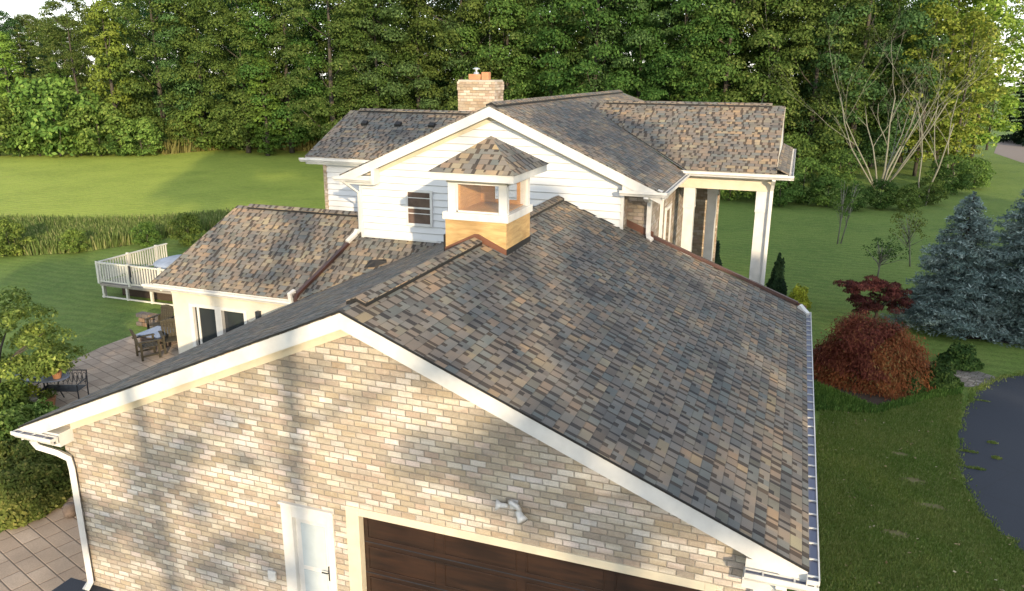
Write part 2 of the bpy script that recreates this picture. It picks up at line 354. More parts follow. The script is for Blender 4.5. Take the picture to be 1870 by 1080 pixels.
sheet('walkway', [G(*p)[:2] for p in [(1722, 672), (1765, 672), (1822, 690), (1805, 702), (1770, 708), (1722, 700)]], M['cobble'], .010)
sheet('planting_bed', smooth([G(*p)[:2] for p in [(1480, 735), (1590, 742), (1700, 715), (1730, 690), (1735, 665), (1690, 660), (1640, 640), (1560, 625), (1480, 640)]], 4, .08), M['mulch'], .004)
sheet('garden_bed', smooth([G(*p)[:2] for p in [(-60, 1000), (0, 970), (55, 930), (93, 884), (104, 850), (98, 800), (60, 765), (-80, 765)]], 3), M['mulch'], .003)
sheet('spruce_bed', smooth([G(*p)[:2] for p in [(1650, 560), (1700, 600), (1790, 622), (1900, 625), (1960, 560), (1870, 520), (1750, 530)]], 4, .15), M['mulch'], .003)
rd = [AT(1815, 262, 1)[:2]]
t = NT('road_gravel'); ob = t.obj(); n1 = t.noise(ob, 3, 4); t.col(t.mix(n1, (.21, .17, .15), (.27, .23, .20))); M['road'] = t.set(Roughness=.9)
sheet('road', [G(*p)[:2] for p in [(1815, 280), (1822, 262), (1838, 256), (1900, 266), (2000, 292), (1980, 330), (1862, 296)]], M['road'], .012)
random.seed(5)
for k, (px, py, w_, l_) in enumerate([(1668, 878, .32, .14), (1700, 924, .40, .13), (1645, 830, .2, .1), (1640, 975, .35, .15)]):
    g = G(px, py); sheet('bare_patch', smooth([(g[0] + w_ * math.cos(a) * random.uniform(.6, 1.2), g[1] + l_ * math.sin(a) * random.uniform(.6, 1.2)) for a in [i * math.pi / 4 for i in range(8)]], 3), M['soil'], .004)

# ------------------------------------------------------------------ HOUSE
H = empty('house', (0, 5, GZ), 'large house with brown grey shingle roofs, tan brick garage gable and white sided upper storey', 'house')
def P(mb, name, mat, par=None, **kw): return mb.build(name, M[mat] if isinstance(mat, str) else mat, par if par is not None else H, **kw)
RZ = 5.69; SR = .405; SL = .43           # garage ridge height and slopes
def gr(x): return RZ - SR * x
def gl(x): return RZ + SL * x
def slab(mb, pts, th):
    p = [np.array(q, float) for q in pts]; n = np.cross(p[1] - p[0], p[2] - p[0]); n /= np.linalg.norm(n)
    if n[2] < 0: n = -n
    mb.prism(p, -n * th)
# roofs
TH = .035
def roof(pts, mat='shingle', par=None, soffit=True, name='roof', uv=(0, 0)):
    m = MB(); slab(m, pts, TH); o = P(m, name, mat, par, uv=uv)
    if soffit:
        q = [np.array(p, float) - np.array([0, 0, TH + .004]) for p in pts]; c = sum(q) / len(q); q = [c + (a - c) * .985 for a in q]
        m = MB(); slab(m, q, .05); P(m, 'soffit', 'white', par)
    return o
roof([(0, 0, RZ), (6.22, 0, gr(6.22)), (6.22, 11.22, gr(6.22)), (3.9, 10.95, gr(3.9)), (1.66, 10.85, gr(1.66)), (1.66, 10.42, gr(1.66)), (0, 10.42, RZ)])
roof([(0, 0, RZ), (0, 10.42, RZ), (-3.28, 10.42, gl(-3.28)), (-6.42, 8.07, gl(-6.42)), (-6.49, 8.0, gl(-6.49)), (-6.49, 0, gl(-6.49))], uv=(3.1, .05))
# sunroom roof
ez = 2.95; ss = .555
def sz(y): return ez + ss * (y - 8.07)
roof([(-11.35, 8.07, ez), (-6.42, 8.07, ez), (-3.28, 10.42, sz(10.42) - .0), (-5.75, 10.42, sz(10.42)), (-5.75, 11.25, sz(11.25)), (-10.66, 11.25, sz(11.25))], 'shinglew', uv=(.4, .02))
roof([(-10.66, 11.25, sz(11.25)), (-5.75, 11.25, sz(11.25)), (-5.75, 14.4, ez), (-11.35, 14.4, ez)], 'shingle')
# main gable roof
MX = -1.77; MZ = 7.98; ME = .44
def mr(x): return MZ - ME * abs(x - MX)
YF = 10.08
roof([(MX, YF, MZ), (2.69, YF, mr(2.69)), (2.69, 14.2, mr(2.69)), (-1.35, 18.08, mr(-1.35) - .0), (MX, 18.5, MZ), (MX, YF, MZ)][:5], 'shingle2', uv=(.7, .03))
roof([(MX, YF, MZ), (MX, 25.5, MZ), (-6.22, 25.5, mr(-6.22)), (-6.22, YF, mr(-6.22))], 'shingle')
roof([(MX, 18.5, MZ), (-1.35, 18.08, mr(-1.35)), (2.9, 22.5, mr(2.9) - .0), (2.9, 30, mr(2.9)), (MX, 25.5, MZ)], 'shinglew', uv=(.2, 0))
# left two storey block
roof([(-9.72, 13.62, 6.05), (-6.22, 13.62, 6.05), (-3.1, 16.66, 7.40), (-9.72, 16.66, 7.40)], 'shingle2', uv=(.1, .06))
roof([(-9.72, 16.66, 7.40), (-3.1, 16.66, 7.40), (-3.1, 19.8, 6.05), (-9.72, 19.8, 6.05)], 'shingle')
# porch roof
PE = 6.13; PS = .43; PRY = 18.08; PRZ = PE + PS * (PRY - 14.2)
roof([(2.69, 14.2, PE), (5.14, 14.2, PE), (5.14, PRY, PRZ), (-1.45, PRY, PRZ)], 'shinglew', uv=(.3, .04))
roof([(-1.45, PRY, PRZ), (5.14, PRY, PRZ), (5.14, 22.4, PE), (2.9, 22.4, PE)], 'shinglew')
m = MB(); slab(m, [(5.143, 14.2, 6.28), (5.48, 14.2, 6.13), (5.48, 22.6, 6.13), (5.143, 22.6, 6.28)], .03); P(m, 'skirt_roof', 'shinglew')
# ridge caps with dark vent edge
def ridge(p0, p1, n0, n1, wd=.16, th=.05, up=.012):
    """p0-p1 ridge line, n0/n1 = unit down-slope directions of the two faces"""
    p0, p1, n0, n1 = [np.array(v, float) for v in (p0, p1, n0, n1)]; n0 /= np.linalg.norm(n0); n1 /= np.linalg.norm(n1); U = np.array([0, 0, 1.])
    for off, t_, mat, ww, nm, ex in ((up, th, 'dark', wd + .004, 'ridge_vent', .01), (up + th, .016, 'shinglew', wd, 'ridge_cap', 0)):
        m = MB(); d = (p1 - p0) / np.linalg.norm(p1 - p0)
        for nn in (n0, n1):
            a = p0 + U * off + d * ex; b = p1 + U * off - d * ex
            m.prism([a, b, b + nn * ww, a + nn * ww], (0, 0, t_))
        P(m, nm, mat)
ridge((0, .42, RZ), (0, 4.78, RZ), (1, 0, -SR), (-1, 0, -SL), .17)
ridge((0, 6.35, RZ), (0, 10.4, RZ), (1, 0, -SR), (-1, 0, -SL), .17)
ridge((MX, YF + .15, MZ), (MX, 25.4, MZ), (1, 0, -ME), (-1, 0, -ME), .16)
ridge((-9.3, 16.66, 7.40), (-3.3, 16.66, 7.40), (0, -1, -.43), (0, 1, -.43), .15)
ridge((-10.2, 11.25, sz(11.25)), (-5.77, 11.25, sz(11.25)), (0, -1, -ss), (0, 1, -ss), .15)
ridge((-.6, PRY, PRZ), (4.75, PRY, PRZ), (0, -1, -PS), (0, 1, -PS), .14)
# rake trim: garage front
def rake(apex, le, re, y, h, th=.03, name='rake_trim', mat='white', dz=TH + .004):
    m = MB(); A = np.array([apex[0], y, apex[1] - dz])
    for e in (le, re):
        if e is None: continue
        E_ = np.array([e[0], y, e[1] - dz]); m.prism([A, E_, E_ - (0, 0, h), A - (0, 0, h)], (0, th, 0))
    return P(m, name, mat)
rake((0, RZ), (-6.49, gl(-6.49)), (6.2, gr(6.2)), -.0, .23)
rake((0, RZ), (-6.50, gl(-6.50)), (6.22, gr(6.22)), -.012, .03, .011, 'drip_edge', 'dark', -.004)
rake((0, RZ - .02), (-5.62, gl(-5.62) - .02), (5.48, gr(5.48) - .02), .262, .36, .035, 'frieze', 'cream')
rake((MX, MZ), (-6.22, mr(-6.22)), (2.69, mr(2.69)), YF, .25)
rake((MX, MZ - .02), (-5.5, mr(-5.5) - .02), (1.66, mr(1.66) - .02), YF + .30, .34, .035, 'frieze', 'cream')
# garage front wall with openings (door -1.30..-.60 , garage door -.07..5.19)
WY0, WY1 = .30, .52; DT = 2.12; GT = 2.41; DL, DRr = -1.27, -.60; GL_, GR_ = -.07, 5.05; BL, BR = -5.87, 5.75
m = MB()
m.box(BL, DL, WY0, WY1, GZ, GT); m.box(DL, DRr, WY0, WY1, DT, GT); m.box(DRr, GL_, WY0, WY1, GZ, GT); m.box(GR_, BR, WY0, WY1, GZ, GT)
m.prism([(BL, WY0, GT), (BR, WY0, GT), (BR, WY0, gr(BR) - .09), (0, WY0, RZ - .09), (BL, WY0, gl(BL) - .09)], (0, WY1 - WY0, 0))
P(m, 'brick_wall', 'brick')
m = MB(); m.box(BL, BL + .2, WY1, 8.0, GZ, 2.95); P(m, 'brick_wall', 'brick'); m = MB(); m.box(BR - .2, BR, WY1, 10.8, GZ, 3.2); m.box(BL, BR, 10.8, 11, GZ, 3.1); P(m, 'brick_wall', 'brick')
# entry door
D = MB(); D.box(DL, DRr, WY0 + .06, WY0 + .11, GZ + .06, DT)
D = P(D, 'entry_door', 'white')
m = MB(); fx = .11
for a, b, c, d in ((DL - fx * 1.6, DL + .02, GZ, DT + .19), (DRr - .02, DRr + .09, GZ, DT + .19)): m.box(a, b, WY0 - .03, WY0 + .08, c, d)
m.box(DL + .02, DRr - .02, WY0 - .027, WY0 + .08, DT - .02, DT + .187); P(m, 'door_frame', 'white', D, bevel=.006)
m = MB(); m.box(DL - .20, DRr + .11, WY0 - .06, WY0 - .0, DT + .188, DT + .225); P(m, 'door_head', 'white', D)
M['storm'] = paint('storm_glass', (.50, .56, .58), .12, .08)
m = MB(); m.box(DL + .12, DRr - .12, WY0 + .052, WY0 + .062, 1.22, DT - .14); m.box(DL + .12, DRr - .12, WY0 + .052, WY0 + .062, .1, 1.14); P(m, 'door_glass', M['storm'], D)
m = MB(); m.box(DRr - .085, DRr - .045, WY0 + .03, WY0 + .062, 1.05, 1.30); m.tube([(DRr - .065, WY0 + .03, 1.22), (DRr - .065, WY0 - .02, 1.22), (DRr - .17, WY0 - .02, 1.22)], .011); P(m, 'door_handle', 'dark', D)
# garage door
g = MB(); g.box(GL_, GR_, WY0 + .12, WY0 + .16, GZ, GT); g = P(g, 'garage_door', 'gdoor')
m = MB(); nsec = 5; hs = (GT - GZ) / nsec; wp = (GR_ - GL_) / 4
for i in range(nsec):
    z0 = GT - hs * (i + 1)
    for k in range(4):
        x0 = GL_ + wp * k + .09; x1 = GL_ + wp * (k + 1) - .09; a, b = z0 + .09, z0 + hs - .09
        m.prism([(x0, WY0 + .118, a), (x1, WY0 + .118, a), (x1, WY0 + .118, b), (x0, WY0 + .118, b)], (0, .01, 0))
        for q in ((x0, x1, a - .018, a), (x0, x1, b, b + .018), (x0 - .018, x0, a - .018, b + .018), (x1, x1 + .018, a - .018, b + .018)):
            m.box(q[0], q[1], WY0 + .104, WY0 + .119, q[2], q[3])
P(m, 'door_panel', 'gdoor', g, bevel=.005)
m = MB()
for i in range(1, nsec): m.box(GL_, GR_, WY0 + .112, WY0 + .119, GT - hs * i - .006, GT - hs * i + .006)
P(m, 'section_joint', 'iron', g)
m = MB(); m.box(GL_ - .20, GL_ + .02, WY0 - .03, WY0 + .11, GZ, GT + .10); m.box(GR_ - .02, GR_ + .12, WY0 - .03, WY0 + .11, GZ, GT + .10); m.box(GL_ + .02, GR_ - .02, WY0 - .027, WY0 + .11, GT - .03, GT + .097)
P(m, 'door_frame', 'cream', g, bevel=.006)
# wall fixtures
L = MB(); L.lathe((2.42, 0, 0), [(.001, 0), (.001, .001)], 4) if False else L.box(2.36, 2.48, WY0 - .035, WY0 - .002, 3.02, 3.16); L = P(L, 'security_light', 'white', bevel=.01)
def lamp(c, d, r0, r1, ln):
    d = np.array(d, float); d /= np.linalg.norm(d); c = np.array(c, float)
    m = MB(); m.tube([c, c + d * ln * .25, c + d * ln * .6, c + d * ln], [r0 * .7, r0, r0 * 1.1, r1], 12); return m
m = lamp((2.36, .2, 3.10), (-.8, -.3, .10), .035, .085, .17); P(m, 'lamp_head', 'white', L, smooth=True)
m = lamp((2.50, .2, 3.05), (.55, -.45, -.45), .05, .08, .16); P(m, 'lamp_head', 'white', L, smooth=True)
m = MB(); m.tube([(2.37, .25, 3.14), (2.42, .17, 3.17), (2.50, .16, 3.15), (2.53, .2, 3.06)], .035, 8); P(m, 'lamp_arm', 'white', L, smooth=True)
m = MB(); m.box(-1.79, -1.64, WY0 - .05, WY0 - .002, .85, 1.02); P(m, 'electrical_box', 'white', bevel=.012)
# gutters
def gutter(p0, p1, out, wd=.125, h=.12, name='gutter', guard=True, gap=.36, strap0=.1):
    p0 = np.array(p0, float); p1 = np.array(p1, float); o = np.array(out, float); a = p1 - p0; ln = np.linalg.norm(a); a /= ln; U = (0, 0, 1)
    m = MB()
    prof = [(0, 0), (0, -h), (wd * .55, -h), (wd * .75, -h * .62), (wd, -h * .42), (wd, .012), (wd - .016, .012), (wd - .016, -h * .35), (wd * .62, -h * .55), (wd * .5, -h + .012), (.012, -h + .012), (.012, 0)]
    m.prism([p0 + o * q[0] + np.array([0, 0, q[1]]) for q in prof], a * ln)
    m.obox(p0, a, o, U, (0, .01), (.012, wd - .016), (-h * .5, 0)); m.obox(p0, a, o, U, (ln - .01, ln), (.012, wd - .016), (-h * .5, 0))
    g = P(m, name, 'white')
    if guard:
        m = MB(); m.obox(p0, a, o, U, (.01, ln - .01), (.013, wd - .017), (-.03, -.024)); P(m, 'gutter_guard', 'guard', g)
        s_ = strap0
        while s_ < ln - .02:
            m = MB(); m.obox(p0, a, o, U, (s_, s_ + .022), (.003, wd - .004), (-.022, -.004)); s_ += gap; P(m, 'gutter_strap', 'white', g)
    return g
zr = gr(6.2) - .03; zl = gl(-6.47) - .03
m = MB(); m.box(6.165, 6.195, .04, 11.1, zr - .17, zr - .02); P(m, 'fascia', 'white'); m = MB(); m.box(-6.47, -6.44, .04, 8.0, zl - .17, zl - .02); P(m, 'fascia', 'white')
gutter((6.197, -.13, zr - .03), (6.197, 11.18, zr - .03), (1, 0, 0), .145)
gutter((5.50, -.002, zr - .12), (6.34, -.002, zr - .12), (0, -1, 0), .13, strap0=.2, guard=True)
gutter((-6.47, .03, zl - .10), (-6.47, 8.02, zl - .10), (-1, 0, 0), .12)
gutter((-6.52, -.002, zl - .03), (-5.62, -.002, zl - .03), (0, -1, 0), .15, gap=.27, strap0=.15)
# cornice returns
m = MB(); m.box(-6.46, -5.63, .032, .30, zl - .24, zl - .0); P(m, 'cornice_return', 'white'); m = MB(); m.box(5.50, 6.19, .032, .30, zr - .28, zr - .01); P(m, 'cornice_return', 'white')
m = MB(); m.box(5.48, 5.86, .03, .262, zr - .42, zr - .281); P(m, 'corner_block', 'white')
def spout(pts, name='downspout', mat='white', r=.068): m = MB(); m.tube(pts, r, 4, sq=1.35); return P(m, name, mat, bevel=.006)
spout([(-6.15, -.06, zl - .17), (-6.12, .0, zl - .30), (-5.85, .12, zl - .42), (-5.72, .22, zl - .55), (-5.70, .23, zl - .75), (-5.70, .23, 1.0), (-5.70, .23, GZ + .15), (-5.70, .10, GZ + .05)])
spout([(5.93, -.06, zr - .23), (5.93, .05, zr - .34), (5.66, .23, zr - .5), (5.66, .23, GZ + .1)])
# rear corner: white elbow where the flashing runs into the gutter
spout([(6.05, 11.02, gr(6.05) + .07), (6.17, 10.95, zr + .05), (6.25, 10.85, zr + .0)], 'gutter_elbow')
# brown drip pipe along the garage's rear rake
rp = [(x, (10.80 if x < 1.7 else 10.85 + (x - 1.66) * .08), gr(x) + .05) for x in (2.35, 3.2, 4.2, 5.2, 6.0)]
spout(rp, 'drain_pipe', 'brown', .06)
m = MB(); m.prism([(1.66, 10.86, gr(1.66)), (6.22, 11.23, gr(6.22)), (6.22, 11.23, gr(6.22) + .07), (1.66, 10.86, gr(1.66) + .07)], (0, .03, 0))
m.prism([(1.66, 10.84, gr(1.66) + .01), (2.4, 10.84, gr(2.4) + .01), (2.4, 10.84, gr(2.4) + .19), (1.66, 10.84, gr(1.66) + .19)], (0, .02, 0)); P(m, 'step_flashing', 'copper')
# ---- siding walls
def lap(poly, y, pitch=.19, name='siding_wall', mat='siding', z0=None):
    """poly: function z->(x0,x1); facing -y"""
    m = MB(); zb, zt, fn = poly; z = zb
    while z < zt - .01:
        z1 = min(z + pitch, zt); a0, a1 = fn(z); b0, b1 = fn(z1)
        if b1 - b0 < .02: break
        m.face([(a0, y - .012, z), (a1, y - .012, z), (a1, y - .038, z + .022), (a0, y - .038, z + .022)]); m.face([(a0, y - .038, z + .022), (a1, y - .038, z + .022), (b1, y - .004, z1 - .010), (b0, y - .004, z1 - .010)]); m.face([(b0, y - .004, z1 - .010), (b1, y - .004, z1 - .010), (b1, y - .004, z1 + .012), (b0, y - .004, z1 + .012)])
        m.face([(a0, y - .004, z + .002), (a1, y - .004, z + .002), (a1, y - .012, z), (a0, y - .012, z)]); z = z1
    return P(m, name, mat, normals=False)
def main_fn(z):
    k = (MZ - .08 - z) / ME; return (max(-5.75, MX - k), min(1.66, MX + k))
lap((4.10, MZ - .1, main_fn), 10.42)
m = MB(); m.prism([(-5.75, 10.421, 3.9), (1.66, 10.421, 4.7), (1.66, 10.421, mr(1.66) - .08), (MX, 10.421, MZ - .08), (-5.75, 10.421, mr(-5.75) - .08)], (0, .2, 0)); m.box(-5.75, -5.55, 10.62, 14.0, 3, 5.9); P(m, 'wall', 'siding')
m = MB(); m.box(-5.785, -5.70, 10.385, 10.47, 4.1, 5.86); P(m, 'corner_board', 'white'); m = MB(); m.box(1.62, 1.70, 10.385, 10.46, 4.95, 6.15); P(m, 'corner_board', 'white')
# base trim of the siding over the sunroom roof
m = MB(); m.box(-5.75, -3.42, 10.375, 10.40, sz(10.40) + .012, sz(10.40) + .07); P(m, 'base_trim', 'white')
# returns of the main gable
m = MB(); m.box(-6.2, -5.17, YF + .032, 10.38, 5.78, 6.02); P(m, 'cornice_return', 'white'); m = MB(); m.box(1.70, 2.66, YF + .032, 10.38, 5.92, 6.04); m.prism([(1.70, YF + .031, 6.04), (2.66, YF + .031, 6.04), (1.70, YF + .031, 6.38)], (0, .2, 0)); P(m, 'cornice_return', 'white')
m = MB(); m.box(-5.22, -5.12, YF - .004, YF + .3, 5.80, 6.22); P(m, 'corner_block', 'white')
gutter((-6.36, YF - .002, 5.97), (-5.2, YF - .002, 5.97), (0, -1, 0), .12, guard=False)
gutter((1.66, YF - .002, 6.03), (2.82, YF - .002, 6.03), (0, -1, 0), .12, guard=False)
gutter((2.70, YF - .1, 6.01), (2.70, 14.1, 6.01), (1, 0, 0), .12, guard=False)
# brick part right of the siding, its side wall and window
m = MB(); m.box(1.70, 2.30, 10.85, 11.05, 2.5, 5.93); m.box(2.10, 2.30, 11.05, 17.2, 0, 6.0); m.box(1.55, 1.70, 10.43, 11.04, 2.5, 5.93); P(m, 'brick_wall', 'brick_grey')
W = MB(); W.box(2.302, 2.33, 13.3, 14.05, 3.6, 5.05); W = P(W, 'window', 'glass')
m = MB(); m.box(2.301, 2.35, 13.3, 14.05, 5.05, 5.15); m.box(2.301, 2.35, 13.3, 14.05, 3.5, 3.6); m.box(2.301, 2.35, 13.2, 13.3, 3.5, 5.15); m.box(2.301, 2.35, 14.05, 14.15, 3.5, 5.15); P(m, 'window_frame', 'white', W)
spout([(2.3, YF - .06, 5.90), (2.3, 10.3, 5.78), (2.28, 10.72, 5.72), (2.28, 10.74, 5.2), (2.28, 10.74, 4.9), (2.32, 10.6, 4.80), (2.42, 10.55, 4.76)], r=.06)
spout([(2.40, 12.2, 5.9), (2.36, 12.2, 5.7), (2.36, 12.2, 3)], r=.045)
spout([(-6.10, YF - .05, 5.86), (-5.98, 10.28, 5.66), (-5.84, 10.42, 5.5), (-5.84, 10.42, 4.4), (-5.95, 10.36, 4.32)], r=.04)
# gable window
def window(x0, x1, z0, z1, y, rows, tr=.07, name='window', glass='glass'):
    Wn = MB(); Wn.box(x0, x1, y - .05, y - .035, z0, z1); Wn = P(Wn, name, glass)
    m = MB(); m.box(x0 - tr, x0, y - .075, y - .02, z0 - tr, z1 + tr); m.box(x1, x1 + tr, y - .075, y - .02, z0 - tr, z1 + tr); m.box(x0, x1, y - .075, y - .02, z1, z1 + tr); m.box(x0, x1, y - .085, y - .02, z0 - tr, z0)
    P(m, 'window_frame', 'white', Wn); m = MB()
    for r_, th in rows: z = z0 + (z1 - z0) * r_; m.box(x0, x1, y - .068, y - .051, z - th, z + th)
    if rows: P(m, 'muntin', 'white', Wn)
    return Wn
window(-4.27, -3.60, 4.76, 5.62, 10.42, [(.5, .022), (.82, .01), (.32, .01)], .065, glass='blind')
# left block walls
def lb(z): return (-9.1, -5.5)
lap((3.8, 6.0, lb), 13.95)
m = MB(); m.box(-9.12, -5.5, 13.951, 14.1, 0, 6.0); m.box(-9.12, -8.95, 14.1, 19.5, 0, 6.0); P(m, 'wall', 'siding')
m = MB(); m.box(-9.22, -9.10, 13.90, 14.0, 3.5, 5.98); P(m, 'quoin', 'brick_tan')
m = MB(); m.box(-9.1, -5.6, 13.88, 13.925, 5.80, 5.98); P(m, 'frieze', 'cream')
gutter((-9.85, 13.60, 5.99), (-6.30, 13.60, 5.99), (0, -1, 0), .13, guard=False)
m = MB(); m.box(-9.7, -6.25, 13.62, 13.65, 5.82, 6.0); m.box(-9.7, -6.2, 13.66, 13.95, 5.79, 5.84); P(m, 'fascia', 'white')
m = MB(); m.prism([(-9.70, 13.62, 6.0), (-9.70, 16.66, 7.35), (-9.70, 16.66, 7.15), (-9.70, 13.62, 5.80)], (.03, 0, 0)); P(m, 'rake_trim', 'white')
m = MB()
for x, y, z in ((-8.61, 15.74, 6.96), (-7.31, 15.74, 6.96), (-6.05, 15.76, 6.96)):
    m = MB(); m.prism([(x - .11, y - .10, z - .05), (x + .11, y - .10, z - .05), (x + .10, y + .08, z + .04), (x - .10, y + .08, z + .04)], (0, -.03, .12)); P(m, 'roof_vent', 'dark', bevel=.01)
# chimney
cx0, cx1, cy0, cy1 = -5.66, -4.26, 17.0, 17.9
C = MB(); C.box(cx0 + .02, cx1 - .02, cy0 + .02, cy1 - .02, 5.5, 8.15); C.box(cx0, cx1, cy0, cy1, 8.15, 8.44); C = P(C, 'chimney', 'brick_tan')
m = MB(); m.prism([(cx0 + .03, cy0 + .03, 8.44), (cx1 - .03, cy0 + .03, 8.44), (cx1 - .03, cy1 - .03, 8.44), (cx0 + .03, cy1 - .03, 8.44)], (0, 0, .06)); P(m, 'chimney_crown', 'conc', C)
m = MB(); m.box(-5.34, -4.90, 17.25, 17.65, 8.5, 8.69); P(m, 'chimney_pot', 'clay', C, bevel=.02)
m = MB(); m.box(-4.86, -4.60, 17.25, 17.5, 8.5, 8.76); P(m, 'chimney_pot', 'clay', C, bevel=.02)
m = MB(); m.lathe((-5.12, 17.45, 8.69), [(.10, 0), (.08, .06), (.035, .08), (.035, .15), (.13, .16), (.13, .18), (.03, .22)], 14); P(m, 'chimney_cap', 'steel', C, smooth=False)
# sunroom
m = MB(); m.box(-10.91, -10.25, 8.37, 8.55, GZ, 2.80); m.box(-8.38, -5.9, 8.37, 8.55, GZ, 2.80); m.box(-10.25, -8.38, 8.37, 8.55, 2.30, 2.80); m.box(-10.91, -10.75, 8.55, 14, GZ, 2.8); P(m, 'wall', paint('cream_stucco', (.62, .59, .51), .7, .10, .003, 1.5))
m = MB(); m.box(-10.9, -6.4, 8.33, 8.368, 2.62, 2.84); P(m, 'frieze', 'cream')
m = MB(); m.box(-11.25, -6.45, 8.09, 8.12, 2.77, 2.92); m.box(-11.25, -6.4, 8.121, 8.37, 2.75, 2.79); P(m, 'fascia', 'white')
W = MB(); W.box(-10.22, -9.40, 8.44, 8.45, GZ + .1, 2.27); W.box(-9.22, -8.42, 8.46, 8.47, GZ + .1, 2.27); W = P(W, 'patio_door', 'glass')
m = MB()
for a, b in ((-10.33, -10.20), (-9.42, -9.20), (-8.44, -8.33)): m.box(a, b, 8.34, 8.46, GZ, 2.30)
m.box(-10.33, -8.33, 8.345, 8.46, 2.27, 2.36); m.box(-10.12, -10.05, 8.42, 8.455, GZ, 2.27); P(m, 'door_frame', 'white', W)
m = MB(); m.box(-10.05, -9.92, 8.47, 8.49, GZ, 2.25); m.box(-9.18, -9.08, 8.475, 8.49, GZ, 2.25); P(m, 'curtain', 'cover', W)
gutter((-11.55, 8.07, 2.90), (-6.58, 8.07, 2.90), (0, -1, 0), .13, guard=True, gap=.5)
m = MB(); m.box(-7.98, -7.86, 8.25, 8.368, 2.15, 2.4); P(m, 'wall_lantern', 'iron', bevel=.01)
# drain pipe over the valley, white ends
spout([(-5.95, 10.45, 4.42), (-5.93, 10.30, 4.33), (-6.02, 10.0, 4.16)], 'gutter_elbow', r=.065)
spout([(-6.02, 10.05, sz(10.05) + .07), (-6.20, 9.3, sz(9.3) + .07), (-6.45, 8.35, sz(8.35) + .07), (-6.50, 8.15, sz(8.15) + .07), (-6.50, 8.08, 2.86)], 'drain_pipe', 'brown', .06)
m = MB(); m.tube([(-6.60, 8.02, 2.86), (-6.60, 7.98, 3.12), (-6.56, 8.15, 3.16)], .07, 4); P(m, 'gutter_elbow', 'white', bevel=.01)
m = MB(); y0, x0 = 9.40, -4.83
m.prism([(x0 - .28, y0 - .10, sz(y0 - .10) + .02), (x0 + .02, y0 - .05, sz(y0 - .05) + .03), (x0 + .30, y0 + .12, sz(y0 + .12) + .04), (x0 + .24, y0 + .20, sz(y0 + .2) + .05), (x0 - .0, y0 + .06, sz(y0 + .06) + .13), (x0 - .18, y0 + .04, sz(y0 + .04) + .11)], (0, .01, .02)); P(m, 'vent_flap', 'dark')
# porch columns and beam
def column(x0, x1, y0, y1, zt=5.75):
    m = MB(); m.box(x0, x1, y0, y1, GZ, zt); m.box(x0 - .02, x1 + .02, y0 - .02, y1 + .02, 4.95, 5.02); m.box(x0 - .015, x1 + .015, y0 - .015, y1 + .015, 5.02, 5.75); P(m, 'porch_column', 'white', bevel=.01)
column(4.66, 5.00, 14.61, 14.95); column(2.62, 2.92, 14.61, 14.91); column(3.0, 3.3, 17.6, 17.9)
m = MB(); m.box(2.45, 5.05, 14.56, 15.0, 5.56, 6.0); m.box(4.62, 5.04, 15.0, 22.2, 5.56, 6.0); P(m, 'porch_beam', 'cream')
m = MB(); m.box(2.3, 5.1, 14.3, 22.2, 6.0, 6.04); m.box(2.3, 5.45, 14.24, 14.3, 5.93, 6.09); m.box(5.1, 5.45, 14.3, 22.5, 6.03, 6.09); P(m, 'soffit', 'white')
m = MB(); m.prism([(5.12, 14.3, 6.12), (5.12, PRY, PRZ - .05), (5.12, 22.3, 6.12)], (-.05, 0, 0)); P(m, 'gable_wall', 'siding')
m = MB(); m.prism([(5.123, 14.25, 6.15), (5.123, PRY, PRZ - .04), (5.123, PRY, PRZ - .22), (5.123, 14.5, 6.1)], (.03, 0, 0)); P(m, 'rake_trim', 'cream')
gutter((2.62, 14.19, 6.08), (5.62, 14.19, 6.08), (0, -1, 0), .13, guard=False)
gutter((5.482, 14.1, 6.08), (5.482, 22.6, 6.08), (1, 0, 0), .12, gap=.30)
spout([(5.10, 14.12, 5.95), (5.08, 14.35, 5.8), (5.06, 14.5, 5.6), (5.06, 14.5, 3), (5.06, 14.5, GZ)], r=.05)
m = MB(); m.box(2.3, 3.3, 18.6, 18.8, 0, 5.6); m.prism([(2.45, 18.59, 5.1), (3.15, 18.59, 5.1), (3.15, 18.59, 2.2), (2.45, 18.59, 2.2)], (0, .01, 0)); P(m, 'stone_wall', 'brick_tan')
# ---- cupola
K = MB(); K.box(-.655, .60, 4.90, 6.30, 5.2, 6.055); K = P(K, 'cupola', 'ply')
m = MB(); m.box(-.70, .645, 4.86, 6.34, 6.057, 6.20); P(m, 'cupola_sill', 'white', K, bevel=.006)
m = MB()
for x0, x1 in ((-.60, -.44), (.44, .60)):
    for y0, y1 in ((4.92, 5.05), (6.15, 6.28)): m.box(x0, x1, y0, y1, 6.20, 6.76)
for y0, y1 in ((4.915, 5.04), (6.16, 6.285)): m.box(-.60, .60, y0, y1, 6.74, 6.90)
for x0, x1 in ((-.605, -.5), (.5, .605)): m.box(x0, x1, 5.04, 6.16, 6.74, 6.90)
P(m, 'window_frame', 'white', K)
m = MB(); m.box(-.62, .62, 4.895, 4.914, 6.765, 6.88); m.box(.606, .625, 4.895, 6.3, 6.765, 6.88); P(m, 'cupola_header', 'cream', K)
m = MB(); m.box(-.44, -.40, 5.05, 6.15, 6.2, 6.74); m.box(-.40, -.1, 6.11, 6.15, 6.2, 6.74); m.box(.38, .44, 6.10, 6.15, 6.2, 6.74); m.box(-.1, .38, 6.11, 6.15, 6.2, 6.30); m.box(-.45, .5, 5.05, 6.15, 6.201, 6.225); P(m, 'inner_lining', 'iwood', K)
m = MB(); m.box(-.44, .44, 4.97, 4.976, 6.2, 6.74); P(m, 'window_pane', 'clear', K)
m = MB(); m.box(.55, .556, 5.05, 6.15, 6.2, 6.74); P(m, 'window_pane', 'clear', K)
